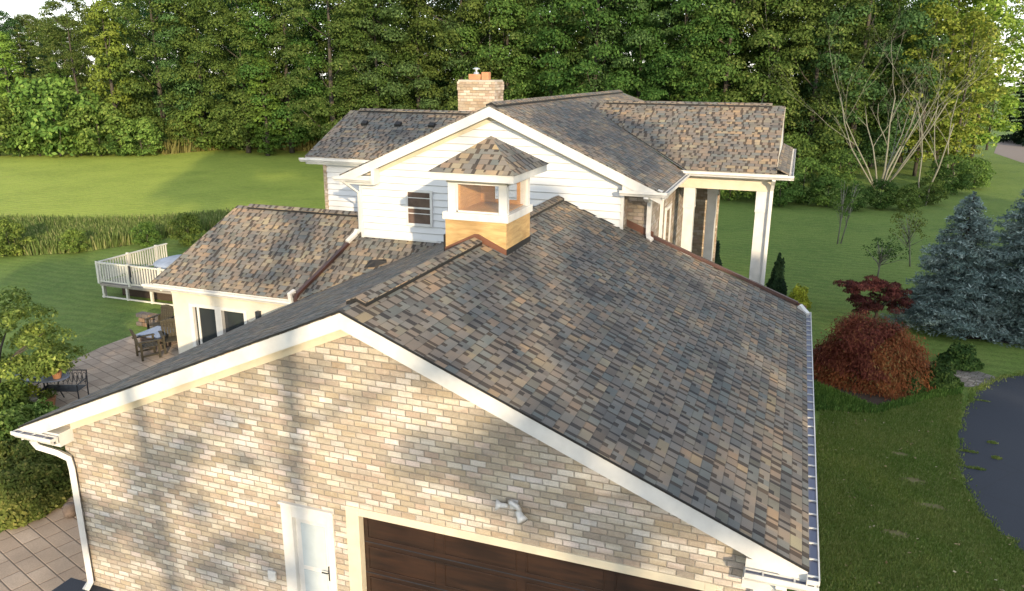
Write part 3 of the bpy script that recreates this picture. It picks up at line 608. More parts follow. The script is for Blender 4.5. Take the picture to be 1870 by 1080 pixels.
m = MB(); m.box(-.1, .38, 6.2, 6.206, 6.3, 6.74); P(m, 'window_pane', 'clear', K)
m = MB(); m.box(-.44, .44, 4.955, 4.99, 6.20, 6.23); m.box(-.44, -.415, 4.955, 4.99, 6.2, 6.74); m.box(.42, .44, 4.955, 4.99, 6.2, 6.74); P(m, 'sash', 'white', K)
m = MB(); m.box(-.83, .83, 4.63, 6.67, 6.84, 6.985); P(m, 'cupola_eave', 'white', K, bevel=.006)
m = MB(); ap = (0, 5.65, 7.60); cs = [(-.87, 4.59, 6.99), (.87, 4.59, 6.99), (.87, 6.71, 6.99), (-.87, 6.71, 6.99)]
for i in range(4): m.face([cs[i], cs[(i + 1) % 4], ap])
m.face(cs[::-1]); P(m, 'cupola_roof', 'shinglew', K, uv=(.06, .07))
def fl(z, x): return (gr(x) if x > 0 else gl(x)) + z
m = MB()
m.prism([(-.665, 4.89, fl(-.02, -.665)), (0, 4.89, fl(-.0, 0)), (.61, 4.89, fl(-.02, .61)), (.61, 4.89, fl(.10, .61)), (.04, 4.89, fl(.12, 0)), (-.04, 4.89, fl(.12, 0)), (-.665, 4.89, fl(.10, -.665))], (0, -.018, 0)); P(m, 'flashing', 'copper', K)
m = MB(); m.box(.601, .62, 4.89, 6.31, fl(-.02, .6), fl(.10, .6)); m.box(-.70, -.657, 4.90, 5.0, fl(-.1, -.7), fl(.36, -.7)); P(m, 'flashing', 'dark', K)
# bits of siding joint flashing where garage roof meets white wall
m = MB(); m.prism([(-3.3, 10.39, gl(-3.3)), (0, 10.39, RZ), (1.66, 10.39, gr(1.66)), (1.66, 10.39, gr(1.66) + .03), (0, 10.39, RZ + .03), (-3.3, 10.39, gl(-3.3) + .03)], (0, .01, 0)); P(m, 'step_flashing', 'iron')

# ------------------------------------------------------------------ foliage helpers
def leafmesh(name, C, N, size, asp, mat, seed=0, droop=None):
    rs = np.random.RandomState(seed); n = len(C)
    N = N / (np.linalg.norm(N, axis=1, keepdims=True) + 1e-9)
    if droop is None: T = rs.normal(size=(n, 3))
    else: T = np.array(droop) + rs.normal(size=(n, 3)) * .35
    T -= N * np.sum(T * N, axis=1, keepdims=True); T /= (np.linalg.norm(T, axis=1, keepdims=True) + 1e-9)
    B = np.cross(N, T); s = (size * rs.uniform(.6, 1.3, n))[:, None]
    V = np.empty((n, 4, 3), np.float32); V[:, 0] = C - T * s; V[:, 1] = C + B * s * asp; V[:, 2] = C + T * s; V[:, 3] = C - B * s * asp
    me = bpy.data.meshes.new(name); me.vertices.add(4 * n); me.vertices.foreach_set('co', V.ravel())
    me.loops.add(4 * n); me.loops.foreach_set('vertex_index', np.arange(4 * n, dtype=np.int32))
    me.polygons.add(n); me.polygons.foreach_set('loop_start', np.arange(0, 4 * n, 4, dtype=np.int32))
    try: me.polygons.foreach_set('loop_total', np.full(n, 4, dtype=np.int32))
    except Exception: pass
    me.update(calc_edges=True); me.materials.append(mat); return me
def sph(rs, n):
    v = rs.normal(size=(n, 3)); return v / np.linalg.norm(v, axis=1, keepdims=True)
def crown_pts(rs, lobes, per, squash=.75, jit=.55):
    C = []; N = []
    for (c, r) in lobes:
        k = int(per * (r ** 1.6)); d = sph(rs, k); d[:, 2] = np.where(d[:, 2] < -.25, -d[:, 2] * .7, d[:, 2])
        rr = r * rs.uniform(.55, 1.08, k)[:, None] ** .7
        C.append(np.array(c) + d * rr * np.array([1, 1, squash])); N.append(d * 1.0 + rs.normal(size=(k, 3)) * jit * .8 + np.array([0, 0, .25]))
    return np.concatenate(C), np.concatenate(N)
def obj(name, me, par=None):
    o = bpy.data.objects.new(name, me); COL.objects.link(o)
    if par is not None: o.parent = par
    return o
def trunkmesh(name, segs, mat, n=7):
    m = MB()
    for pts, rad in segs: m.tube(pts, rad, n)
    bmesh.ops.recalc_face_normals(m.bm, faces=m.bm.faces); me = bpy.data.meshes.new(name); m.bm.to_mesh(me); m.bm.free(); me.materials.append(mat)
    for p in me.polygons: p.use_smooth = True
    return me
PROTO = {}
def deciduous(seed, Ht=19, rx=4.6, base=1.0, nl=70, per=120, ls=.20, lr=(1.0, 1.7), mat='leaf', shape=.5, tr=.22, bark='bark'):
    rs = np.random.RandomState(seed); lobes = []; zc = (Ht + base) / 2; rz = (Ht - base) / 2
    for i in range(nl):
        z = base + (Ht - base) * (i + rs.rand()) / nl; k = (z - zc) / rz
        prof = (1 - abs(k) ** 2.4) ** .5 * (1 - .25 * k * shape); a = i * 2.4 + rs.rand() * 1.2; r_ = rx * prof * rs.uniform(.55, 1.05)
        lobes.append(((r_ * math.cos(a), r_ * math.sin(a), z), rs.uniform(*lr)))
    C, N = crown_pts(rs, lobes, per); cm = leafmesh('crown', C, N, ls, .62, M[mat], seed)
    segs = [([(0, 0, -.3), (.1, 0, Ht * .3), (-.05, .1, Ht * .6), (0, 0, Ht * .93)], [tr * 1.3, tr, tr * .6, .03])]
    for i in range(0, nl, 9):
        c = lobes[i][0]; z0 = max(c[2] - 1.8 - rs.rand(), base * .7); segs.append(([(0, 0, z0), (c[0] * .5, c[1] * .5, z0 + (c[2] - z0) * .4), c], [tr * .35, tr * .2, .03]))
    return cm, trunkmesh('trunk', segs, M[bark], 5)
def plant(kind, name, loc, s, rz, label, cat, group=None, sx=None):
    cm, tm = PROTO[kind]; r = empty(name, tuple(map(float, loc)), label, cat, group); r.rotation_euler = (0, 0, rz); r.scale = (s * (sx or 1), s * (sx or 1), s)
    obj('trunk', tm, r); obj('crown', cm, r); return r
for k in range(5): PROTO['oak%d' % k] = deciduous(10 + k, 19 + (k % 3), (4.9, 4.3, 5.4, 4.6, 5.2)[k], 1.0, (90, 60, 100, 70, 84)[k], 240, .125, ((1.0, 1.7), (1.3, 2.0), (.9, 1.4), (1.2, 1.9), (1.0, 1.6))[k], ('leaf', 'leaf', 'leaf_olive', 'leaf', 'leaf_cool')[k])
for k in range(3): PROTO['lite%d' % k] = deciduous(30 + k, 20, 3.4, 2.0, 60, 90, .19, (.8, 1.4), 'leaf_light', tr=.16)
for k in range(2): PROTO['vine%d' % k] = deciduous(40 + k, 14, 1.7, .3, 46, 170, .15, (.7, 1.1), 'leaf_vine')
for k in range(3): PROTO['shrub%d' % k] = deciduous(50 + k, 4.0, 2.2, .2, 26, 170, .14, (.7, 1.1), 'leaf_shrub', tr=.06)
PROTO['vshrub'] = deciduous(58, 3.6, 2.0, .2, 22, 170, .12, (.6, 1.0), 'leaf_vine', tr=.06)
PROTO['dshrub'] = deciduous(57, 4.0, 2.3, .2, 26, 170, .14, (.7, 1.1), 'leaf', tr=.06)
def conifer(seed, Ht, Rb, mat, nlev, nb, ls, base=.5, tuft=26, asp=.28, bark='bark', droop=.25, tr=.16, pw=.66):
    rs = np.random.RandomState(seed); C = []; N = []; segs = [([(0, 0, -.3), (0, 0, Ht * .5), (0, 0, Ht)], [tr, tr * .6, .015])]
    for i in range(nlev):
        f = i / (nlev - 1); z = base + (Ht - base) * f; Rr = Rb * (1 - f) ** pw * rs.uniform(.88, 1.1) + .08
        for b in range(max(4, int(nb * (1 - .55 * f)))):
            a = rs.rand() * 2 * math.pi; L = Rr * rs.uniform(.72, 1.1); d = np.array([math.cos(a), math.sin(a), 0]); sd = np.array([-d[1], d[0], 0])
            k = max(6, int(tuft * L)); tt = rs.uniform(.12, 1.0, k) ** .8
            zz = z - droop * L * tt * (1.25 - .55 * tt) + rs.normal(size=k) * .04
            wob = rs.normal(size=k) * .17 * L * (1.1 - tt) ** .6
            p = d[None] * (L * tt)[:, None] + sd[None] * wob[:, None]; p[:, 2] = zz; C.append(p)
            nn = np.array([0, 0, 1.])[None] + rs.normal(size=(k, 3)) * .55; N.append(nn)
            if b % 2 == 0: segs.append(([(0, 0, z), tuple(d * L * .5 + np.array([0, 0, z - droop * L * .45])), tuple(d * L * .9 + np.array([0, 0, z - droop * L * .7]))], [.035, .02, .006]))
    C = np.concatenate(C); N = np.concatenate(N)
    return leafmesh('crown', C, N, ls, asp, M[mat], seed), trunkmesh('trunk', segs, M[bark], 4)
PROTO['spruce'] = conifer(70, 5.3, 2.15, 'needle', 34, 24, .085, .55, 85, .22)
PROTO['spruce2'] = conifer(71, 5.9, 2.7, 'needle', 36, 25, .085, .4, 85, .22)
PROTO['darkfir'] = conifer(72, 12, 2.6, 'leaf_dark', 26, 12, .30, .6, 16, .3)
PROTO['farpine'] = conifer(73, 18, 3.2, 'leaf', 28, 12, .36, 1.0, 15, .35)
PI2 = 2 * math.pi; rr = random.Random(3)
# ---- the wood behind the house: front row
marks = [(-40, 'far left end of the wood beside the vine covered tree'), (60, 'left wood edge above the dark fir'), (150, 'left wood edge between fir and tall vine tree'), (300, 'wood edge just right of the tall vine tree'), (375, 'wood edge above the corner of the shaded field'), (450, 'wood edge left of the bright green shrub tree'), (530, 'wood edge left of the upper roof corner'), (610, 'wood edge above the left end of the upper roof'), (690, 'wood behind the three roof vents'), (765, 'wood just left of the brick chimney'), (845, 'wood directly behind the brick chimney'), (925, 'wood behind the peak of the white gable'), (1005, 'wood behind the middle of the main ridge'), (1085, 'wood behind the back end of the main ridge'), (1165, 'wood behind the left end of the porch ridge'), (1240, 'wood behind the middle of the porch ridge'), (1320, 'wood behind the right half of the porch ridge'), (1400, 'wood behind the right end of the porch roof'), (1480, 'wood just left of the bare spreading tree'), (1560, 'wood behind the bare spreading tree')]
for i, (px, txt) in enumerate(marks):
    yy = 67 + rr.uniform(-2.5, 2.5); p = AT(px, 230, yy)
    if px < 200: p = AT(px, 230, yy); s = .72 + .1 * rr.random()
    else: s = .97 + .17 * rr.random()
    if px > 1380: s *= 1.0
    kind = 'oak%d' % (i % 5)
    if px in (60,): kind = 'farpine'
    plant(kind, 'conifer_tree' if kind == 'farpine' else 'oak_tree', (p[0], p[1], GZ), s, rr.uniform(0, PI2), ('tall dark conifer at the ' if kind == 'farpine' else 'broad green tree at the ') + txt if 'edge' in txt or 'end of the wood' in txt else 'broad green tree in the ' + txt, 'tree', 'trees of the wood behind the house')
# back row, seen only between the others
for i, px in enumerate(range(-20, 1640, 54)):
    p = AT(px + rr.uniform(-15, 15), 230, 79 + rr.uniform(-3, 3)); s = (.78 if px < 230 else .98) * rr.uniform(.92, 1.08)
    plant('oak%d' % ((i * 3 + 1) % 5), 'oak_tree', (p[0], p[1], GZ), s, rr.uniform(0, PI2), 'tall dark green tree showing only between the front trees of the wood', 'tree', 'back row trees of the wood')
for i, px in enumerate(range(-60, 1760, 64)):
    p = AT(px, 230, 96 + rr.uniform(-3, 3))
    plant('oak%d' % (i % 5), 'oak_tree', (p[0], p[1], GZ), .8, rr.uniform(0, PI2), 'tall dark green tree showing only between the front trees of the wood', 'tree', 'back row trees of the wood')
# vine towers, firs, light trees
for (px, yy, k, s, sx, lb_) in ((28, 58, 'vine0', .88, 1.25, 'yellow green vine covered tree column at the far left wood edge'), (215, 61, 'vine1', 1.12, 1.0, 'tall yellow green vine covered tree above the left shrubs'), (118, 62, 'vine0', .68, .45, 'thin vine wrapped trunk right of the dark fir')):
    p = AT(px, 250, yy); plant(k, 'vine_covered_tree', (p[0], p[1], GZ), s, rr.uniform(0, 6), lb_, 'tree', 'vine covered trees', sx)
for (px, yy, s, lb_) in ((75, 66, .85, 'dark blue green fir in the gap of the left wood edge'), (100, 72, 1.0, 'taller dark fir behind the gap of the left wood edge')):
    p = AT(px, 250, yy); plant('darkfir', 'fir_tree', (p[0], p[1], GZ), s, 0, lb_, 'tree', 'dark firs at the left wood edge')
for (px, s, lb_) in ((225, .92, 'slim conifer rising above the tall vine covered tree'), (140, .86, 'slim conifer against the sky at upper left'), (75, .83, 'slim pointed conifer tip nearest the left sky corner')):
    p = AT(px, 200, 74); plant('farpine', 'conifer_tree', (p[0], p[1], GZ), s, 1, lb_, 'tree', 'conifers above the left wood edge')
for (px, yy, k, s, sx, lb_) in ((1650, 84, 0, 1.12, 1.25, 'tall light green tree right of the bare spreading tree'), (1715, 80, 1, 1.02, 1.25, 'light yellow green tree in the middle of the right group'), (1780, 84, 2, 1.0, 1.2, 'sunlit yellow green tree at the right end of the group'), (1680, 72, 1, .74, 1.2, 'lower light green tree behind the slender pale trunks'), (1748, 73, 2, .70, 1.2, 'lower light green tree left of the distant road'), (1700, 95, 0, 1.1, 1.3, 'light green tree farthest back in the right group'), (1806, 104, 0, .95, .8, 'yellow green tree standing nearest the distant road')):
    p = AT(px, 250, yy); plant('lite%d' % k, 'light_green_tree', (p[0], p[1], GZ), s, rr.uniform(0, 6), lb_, 'tree', 'light green trees on the right', sx)
for (px, yy, s, lb_) in ((1866, 118, 1.25, 'dark fir at the right edge behind the distant road'), (1915, 112, 1.3, 'dark fir cut by the right edge of the view')):
    p = AT(px, 250, yy); plant('darkfir', 'fir_tree', (p[0], p[1], GZ), s, 0, lb_, 'tree', 'dark firs by the road')
# shrubs along the wood edge
sh = []
for i, px in enumerate(range(-25, 600, 38)):
    g0 = G(px, 288 if px < 250 else 280 - (px - 250) * .02); sh.append((g0[0], g0[1] + 1.5, rr.uniform(.75, 1.25) * (1.25 if px < 230 else .8), px))
txts = ['cut by the left edge of the view', 'below the left vine column', 'below the dark fir', 'under the thin vine wrapped trunk', 'left of the tall vine tree', 'bright and rounded left of the tall vine tree', 'at the foot of the tall vine tree', 'right of the foot of the tall vine tree', 'above the sunlit field corner', 'above the start of the field shadow', 'above the middle of the field shadow', 'low above the shaded field', 'left of the bright shrub tree', 'below the bright shrub tree', 'left of the upper roof corner', 'nearest the upper roof corner', 'hidden beside the upper roof corner']
for i, (x, y, s, px) in enumerate(sh): plant(['shrub0', 'dshrub', 'shrub1', 'shrub2', 'vshrub', 'shrub0', 'dshrub'][i % 7], 'shrub', (x, y, GZ), s * [1.25, .7, 1.0, 1.35, .8, 1.1, .6][i % 7], rr.uniform(0, 6), 'leafy green shrub at the wood edge ' + txts[i], 'shrub', 'shrubs along the wood edge')
p = AT(487, 250, 63.5); plant('vine1', 'shrub_tree', (p[0], p[1], GZ), .70, 1.2, 'bright green narrow shrub tree before the wood left of the upper roof', 'tree', None, 1.3)
k = 0
for (px, py, s, kd, tx) in ((1420, 383, .75, 'dshrub', 'just right of the porch roof corner'), (1465, 378, .85, 'dshrub', 'second from the porch roof'), (1510, 384, .8, 'shrub0', 'right of the two trunked birch sapling top'), (1560, 392, .8, 'dshrub', 'left of the bare tree foot'), (1610, 388, .9, 'dshrub', 'at the foot of the bare tree'), (1660, 392, .8, 'shrub1', 'right of the bare tree foot'), (1700, 380, .9, 'dshrub', 'behind the slender pale trunks'), (1740, 360, 1.1, 'dshrub', 'behind the tip of the left spruce'), (1785, 350, .9, 'shrub2', 'between the two spruce tips'), (1440, 340, 1.1, 'dshrub', 'high beside the porch gutter'), (1530, 345, 1.1, 'dshrub', 'behind the edge left of the bare tree'), (1330, 372, .9, 'shrub0', 'seen between the porch columns'), (1380, 366, .9, 'shrub1', 'seen just left of the right porch column')):
    g0 = G(px, py); plant(kd, 'shrub', (g0[0], g0[1] + 1.5, GZ), s * (.5 if 1550 < px < 1720 else .62 if px > 1480 else .85), rr.uniform(0, 6), 'dense green shrub of the far lawn edge ' + tx, 'shrub', 'shrubs along the right lawn edge')
# ---- bare trees
def bare(seed, H_, stems, spread, depth=4, r0=.12):
    rs = random.Random(seed); segs = []
    def grow(p, d, L, r, lv):
        pts = [p]; rad = [r]; q = p.copy(); dd = d.copy()
        for s in range(4):
            dd = (dd + Vector((rs.uniform(-.2, .2), rs.uniform(-.2, .2), .05 + .10 * (1 - dd.z)))).normalized(); q = q + dd * (L / 4); pts.append(q.copy()); rad.append(r * (1 - .14 * (s + 1)))
            if lv < depth and s >= 1 and rs.random() < .85:
                a = rs.uniform(0, PI2); side = Vector((math.cos(a), math.sin(a), 0)); nd = (dd * 1.0 + side * rs.uniform(.35, .8)).normalized(); grow(q.copy(), nd, L * rs.uniform(.45, .68), rad[-1] * .62, lv + 1)
        segs.append((pts, rad))
    for i in range(stems):
        a = i * PI2 / stems + rs.uniform(-.4, .4); k = rs.uniform(.3, 1.0) * spread
        grow(Vector((math.cos(a) * .16, math.sin(a) * .16, -.3)), Vector((math.cos(a) * k, math.sin(a) * k, 1)).normalized(), H_ * rs.uniform(.75, 1.0), r0 * rs.uniform(.7, 1.1), 1)
    return segs
def baretree(name, loc, seed, H_, stems, spread, label, mat='palebark', depth=4, r0=.12, group=None):
    r = empty(name, tuple(map(float, loc)), label, 'tree', group); segs = bare(seed, H_, stems, spread, depth, r0)
    big = [s_ for s_ in segs if s_[1][0] > r0 * .55]; small = [s_ for s_ in segs if s_[1][0] <= r0 * .55]
    obj('trunk', trunkmesh('trunk', big, M[mat], 6), r)
    if small: obj('branches', trunkmesh('branches', small, M[mat], 4), r)
    return r
g0 = G(1605, 345); baretree('bare_tree', g0, 6, 9.2, 9, .75, 'leafless grey tree fanning many stems out from one foot before the wood', mat='palebark', depth=5, r0=.10)
for (px, py, sd_, hh, st, lb_) in ((1685, 375, 8, 8.0, 2, 'slender pale leaning trunk pair right of the bare fan tree'), (1738, 322, 9, 8.5, 1, 'single slender pale trunk left of the distant road'), (1722, 345, 12, 8.5, 2, 'slender twin pale trunk between the other two thin trees')):
    g0 = G(px, py); baretree('slender_tree', g0, sd_, hh, st, .22, lb_, depth=4, r0=.075, group='slender pale trees on the right')
for (px, py, yy, hh, lb_) in ((1372, 150, 63.5, 12.6, 'bare pale stem high in the wood above the porch ridge end'), (905, 60, 70, 18.5, 'pale trunk forking at the top above the chimney')):
    p = AT(px, 200, yy); baretree('slender_tree', (p[0], p[1], GZ), int(px), hh, 1, .1, lb_, depth=3, r0=.11)
# lawn saplings on the right
def small_tree(seed, H_, rx, nl, per, ls, mat, bark, base, lean=0):
    rs = np.random.RandomState(seed); lobes = []; segs = [([(0, 0, -.1), (.05 + lean * .5, 0, H_ * .5), (lean, 0, H_ * .95)], [.045, .03, .01])]
    for i in range(nl):
        z = base + (H_ - base) * rs.rand(); a = rs.rand() * PI2; q = rx * rs.uniform(.2, 1); c = (q * math.cos(a) + lean * z / H_, q * math.sin(a), z); lobes.append((c, rs.uniform(.18, .38)))
        segs.append(([(lean * .5, 0, z * .6), c], [.018, .006]))
    C, N = crown_pts(rs, lobes, per); return leafmesh('crown', C, N, ls, .6, M[mat], seed), trunkmesh('trunk', segs, M[bark], 5)
PROTO['birch'] = small_tree(81, 3.6, .5, 16, 260, .05, 'leaf_shrub', 'palebark', 1.6)
PROTO['birch2'] = small_tree(84, 3.4, .4, 14, 260, .05, 'leaf_shrub', 'palebark', 1.4, .4)
PROTO['sap1'] = small_tree(82, 1.9, 1.0, 26, 300, .045, 'leaf_box', 'greybark', 1.0)
PROTO['sap2'] = small_tree(83, 2.6, 1.1, 24, 260, .05, 'leaf_mag', 'palebark', 1.4, -.5)
for (px, py, k, lb_, nm) in ((1529, 446, 'birch', 'left stem of the pale barked young birch pair on the right lawn', 'birch_sapling'), (1535, 445, 'birch2', 'right stem of the pale barked young birch pair on the right lawn', 'birch_sapling'), (1601, 512, 'sap1', 'small flat topped sapling behind the purple maple', 'sapling'), (1662, 487, 'sap2', 'thin leaning sapling with sparse leaves left of the blue spruce', 'sapling')):
    g0 = G(px, py); plant(k, nm, g0, 1, 0, lb_, 'sapling')
# blue spruces
g0 = G(1737, 600); plant('spruce', 'blue_spruce', g0, .95, .3, 'blue spruce with bare lower trunk, left of the two on the right lawn', 'spruce', 'blue spruces')
g0 = G(1862, 612); plant('spruce2', 'blue_spruce', (g0[0] + .1, g0[1] + .5, GZ), 1.0, 1.3, 'larger blue spruce cut by the right edge of the view', 'spruce', 'blue spruces')
# Japanese maples
def dome(seed, rx, ry, h, n, ls, mat, und=.25):
    rs = np.random.RandomState(seed); C = []; N = []
    nlobe = int(n / 70)
    for i in range(nlobe):
        d = sph(rs, 1)[0]; d[2] = abs(d[2]) ** 1.1 * 1.0; d /= np.linalg.norm(d); q = rs.uniform(.80, 1.02); c = np.array([d[0] * rx * q, d[1] * ry * q, d[2] * h * q])
        k = 70; t_ = rs.rand(k); out = np.array([d[0], d[1], 0]); out = out / (np.linalg.norm(out) + .1)
        p = c[None] * (1 + .06 * math.sin(5 * d[0] + 4 * d[2])) + out[None] * (t_ * .34)[:, None] + rs.normal(size=(k, 3)) * np.array([.13, .13, .07]); p[:, 2] -= t_ ** 1.5 * .34 + 0.0
        p[:, 2] = np.maximum(p[:, 2], .05); C.append(p); N.append(np.tile(d, (k, 1)) + rs.normal(size=(k, 3)) * .5 + np.array([0, 0, .3]))
    return np.concatenate(C), np.concatenate(N)
r = empty('japanese_maple', tuple(G(1585, 688)), 'large mounded rust red laceleaf maple beside the garage roof edge', 'tree')
c0 = np.array([-.05, .1, 0]); C, N = dome(90, 1.52, 1.35, 1.98, 36000, .055, 'leaf_red')
sel = (C[:, 0] * .8 - C[:, 1] * .3 > .55 + .3 * np.sin(C[:, 2] * 4)) | (C[:, 2] < .45)
obj('crown', leafmesh('crown', C[~sel], N[~sel], .055, .35, M['leaf_red'], 1, (0, 0, -1)), r); obj('crown', leafmesh('crown', C[sel], N[sel], .055, .35, M['leaf_rust'], 2, (0, 0, -1)), r)
obj('trunk', trunkmesh('trunk', [([(0, 0, -.05), (.1, 0, .5), (-.1, .1, 1.1)], [.10, .08, .03])] + [([(.05, 0, .4), (math.cos(a) * .6, math.sin(a) * .5, 1.2), (math.cos(a) * 1.3, math.sin(a) * 1.0, 1.0)], [.05, .03, .01]) for a in (0, 1.2, 2.3, 3.4, 4.6, 5.5)], M['bark']), r)
r = empty('japanese_maple', tuple(G(1592, 598)), 'smaller plum red layered maple behind the large rust red one', 'tree')
rs = np.random.RandomState(91); lobes = []
for _ in range(70):
    d_ = sph(rs, 1)[0]; q_ = rs.uniform(.5, 1); lobes.append(((-.05 + d_[0] * 1.30 * q_, d_[1] * .95 * q_, 1.36 + d_[2] * (.48 if d_[2] > 0 else .95) * q_ - .12 * d_[0]), rs.uniform(.20, .34)))
C, N = crown_pts(rs, lobes, 1500, .45); obj('crown', leafmesh('crown', C, N, .05, .4, M['leaf_plum'], 3, (0, 0, -1)), r)
obj('trunk', trunkmesh('trunk', [([(0, 0, -.05), (.1, 0, .5), (.0, .1, 1.0)], [.08, .06, .04])] + [([(.05, 0, .6), (math.cos(a) * .5, math.sin(a) * .3, 1.1), (math.cos(a) * 1.0, math.sin(a) * .5, 1.3)], [.04, .03, .01]) for a in (0, .6, 2.6, 3.3, 4.6)], M['bark']), r)
# little shrubs
def bush(seed, rx, h, n, ls, mat, pointed=0):
    rs = np.random.RandomState(seed); d = sph(rs, n); z = np.abs(d[:, 2]); rad = 1.0 - pointed * z ** 1.2 * .55; lump = 1 + .13 * np.sin(d[:, 0] * 7 + seed) * np.cos(d[:, 1] * 6 + 1) + .1 * np.sin(z * 9)
    q = rs.uniform(.72, 1.05, n) * lump; C = np.stack([d[:, 0] * rx * rad * q, d[:, 1] * rx * rad * q, z * h * q + .02], 1); N = d.copy(); N[:, 2] = z
    return leafmesh('crown', C, N + rs.normal(size=(n, 3)) * .5, ls, .6, M[mat], seed), trunkmesh('trunk', [([(0, 0, -.1), (0, 0, h * .7)], [.04, .01])], M['bark'], 5)
PROTO['ever'] = bush(60, .42, 1.55, 5000, .05, 'leaf_dark', 1); PROTO['gold'] = bush(61, .42, .75, 2600, .05, 'leaf_yel'); PROTO['box'] = bush(62, .55, .62, 4200, .045, 'leaf_box'); PROTO['hedge'] = bush(63, 1.0, .9, 15000, .048, 'hedge')
for (px, py, k, s, lb_) in ((1417, 540, 'ever', 1.0, 'pointed dark evergreen shrub at the foot of the right porch column'), (1303, 495, 'ever', .9, 'dark evergreen shrub between the porch columns'), (1278, 480, 'ever', .5, 'tiny evergreen beside the middle porch column'), (1457, 560, 'gold', 1.0, 'yellow green rounded bush by the far gutter corner'), (1752, 668, 'box', 1.0, 'rounded green shrub above the cobbled walk end'), (1715, 702, 'box', .95, 'rounded green shrub right of the big red maple'), (1655, 712, 'box', .8, 'low green shrub under the front of the big red maple')):
    plant(k, 'shrub', G(px, py), s, .5, lb_, 'shrub')
# hedge bed left of garage: clipped green ground hedge
hb = [(20, 930, 1.0), (55, 900, 1.0), (80, 865, .95), (30, 880, 1.1), (5, 900, 1.1), (60, 850, 1.0), (-20, 950, 1.0), (88, 835, .8), (10, 950, .8)]
hx = ['front middle', 'front right', 'right end', 'middle', 'left', 'upper right', 'cut by the left picture edge', 'topmost right', 'front left']
for i, (px, py, s) in enumerate(hb):
    plant('hedge', 'hedge_shrub', G(px, py) + np.array([0, .45, 0]), s * .85, i * 1.1, 'olive green clipped shrub left of the garage, ' + hx[i], 'shrub', 'clipped shrubs of the left bed')
PROTO['dkbush'] = bush(64, 1.25, 1.5, 14000, .06, 'leaf_mag')
for (px, py, s, lb_) in ((20, 850, 1.0, 'dark broad leaved bush under the gutter corner, left'), (75, 815, .8, 'dark broad leaved bush right under the gutter corner'), (5, 780, .9, 'dark leafy bush below the magnolia by the bare soil')):
    plant('dkbush', 'leafy_bush', G(px, py), s * .8, px, lb_, 'bush', 'broad leaved bushes left of the garage')
# magnolia at the left edge
r = empty('magnolia_tree', tuple(G(-5, 735)), 'broad leaved ornamental tree at the left edge above the patio table', 'tree')
rs = np.random.RandomState(95); lobes = []
for _ in range(80):
    a = rs.rand() * PI2; z = rs.uniform(.6, 2.9); q = 1.9 * math.sqrt(max(0, 1 - ((z - 1.4) / 1.75) ** 2)) * rs.uniform(.5, 1); lobes.append(((q * math.cos(a) * 1.25 + .15, q * math.sin(a) * .9, z), rs.uniform(.28, .5)))
lobes += [((1.3 + rs.rand() * 1.1, -.2 + rs.rand() * .6, 1.15 + rs.rand() * .6), rs.uniform(.25, .36)) for _ in range(14)]
C, N = crown_pts(rs, lobes, 800); obj('crown', leafmesh('crown', C, N, .058, .5, M['leaf_mag'], 5), r)
obj('trunk', trunkmesh('trunk', [([(0, 0, -.05), (.1, .1, .8), (0, 0, 1.6)], [.09, .07, .05])] + [([(.05, 0, .6), (math.cos(a) * .8, math.sin(a) * .6, 1.4), (math.cos(a) * 1.7, math.sin(a) * 1.2, 1.9)], [.05, .035, .01]) for a in (0, .9, 1.9, 2.8, 4, 5.2)], M['bark']), r)
# marsh of tall grass on the left
def blades(name, pts, h, wd, mat, seed, kind='stuff', label=None, cat=None):
    rs = np.random.RandomState(seed); n = len(pts); a = rs.rand(n) * PI2; V = np.empty((n, 4, 3), np.float32); hh = h * rs.uniform(.5, 1.25, n); ww = wd * rs.uniform(.6, 1.4, n)
    dx, dy = np.cos(a) * ww, np.sin(a) * ww; lx, ly = rs.normal(size=n) * .18 * hh, rs.normal(size=n) * .18 * hh
    B = np.stack([pts[:, 0], pts[:, 1], np.full(n, GZ)], 1)
    V[:, 0] = B + np.stack([-dx, -dy, 0 * dx], 1); V[:, 1] = B + np.stack([dx, dy, 0 * dx], 1)
    V[:, 2] = B + np.stack([dx * .5 + lx, dy * .5 + ly, hh], 1); V[:, 3] = B + np.stack([-dx * .1 + lx, -dy * .1 + ly, hh * .97], 1)
    me = bpy.data.meshes.new(name); me.vertices.add(4 * n); me.vertices.foreach_set('co', V.ravel()); me.loops.add(4 * n); me.loops.foreach_set('vertex_index', np.arange(4 * n, dtype=np.int32))
    me.polygons.add(n); me.polygons.foreach_set('loop_start', np.arange(0, 4 * n, 4, dtype=np.int32)); me.update(calc_edges=True); me.materials.append(mat)
    o = obj(name, me); props(o, label, cat, kind=kind); return o
def inpoly(P_, poly):
    x, y = P_[:, 0], P_[:, 1]; ins = np.zeros(len(P_), bool); j = len(poly) - 1
    for i in range(len(poly)):
        xi, yi = poly[i]; xj, yj = poly[j]; c = ((yi > y) != (yj > y)) & (x < (xj - xi) * (y - yi) / (yj - yi + 1e-12) + xi); ins ^= c; j = i
    return ins
def scatter(poly, n, seed):
    rs = np.random.RandomState(seed); poly = np.array(poly); lo, hi = poly.min(0), poly.max(0); P_ = rs.uniform(lo, hi, (n * 3, 2)); return P_[inpoly(P_, poly)][:n]
mp = [G(*p)[:2] for p in [(-60, 468), (60, 467), (140, 462), (260, 445), (330, 430), (420, 418), (470, 405), (470, 396), (400, 402), (280, 412), (150, 414), (0, 412), (-60, 412)]]
sheet('marsh_ground', mp, paint('marsh_soil', (.05, .065, .025), .9, .3), .004)
blades('tall_grass', scatter(mp, 30000, 7), .62, .04, M['reed'], 8, label='belt of unmown tall grass crossing the left lawn', cat='tall grass')
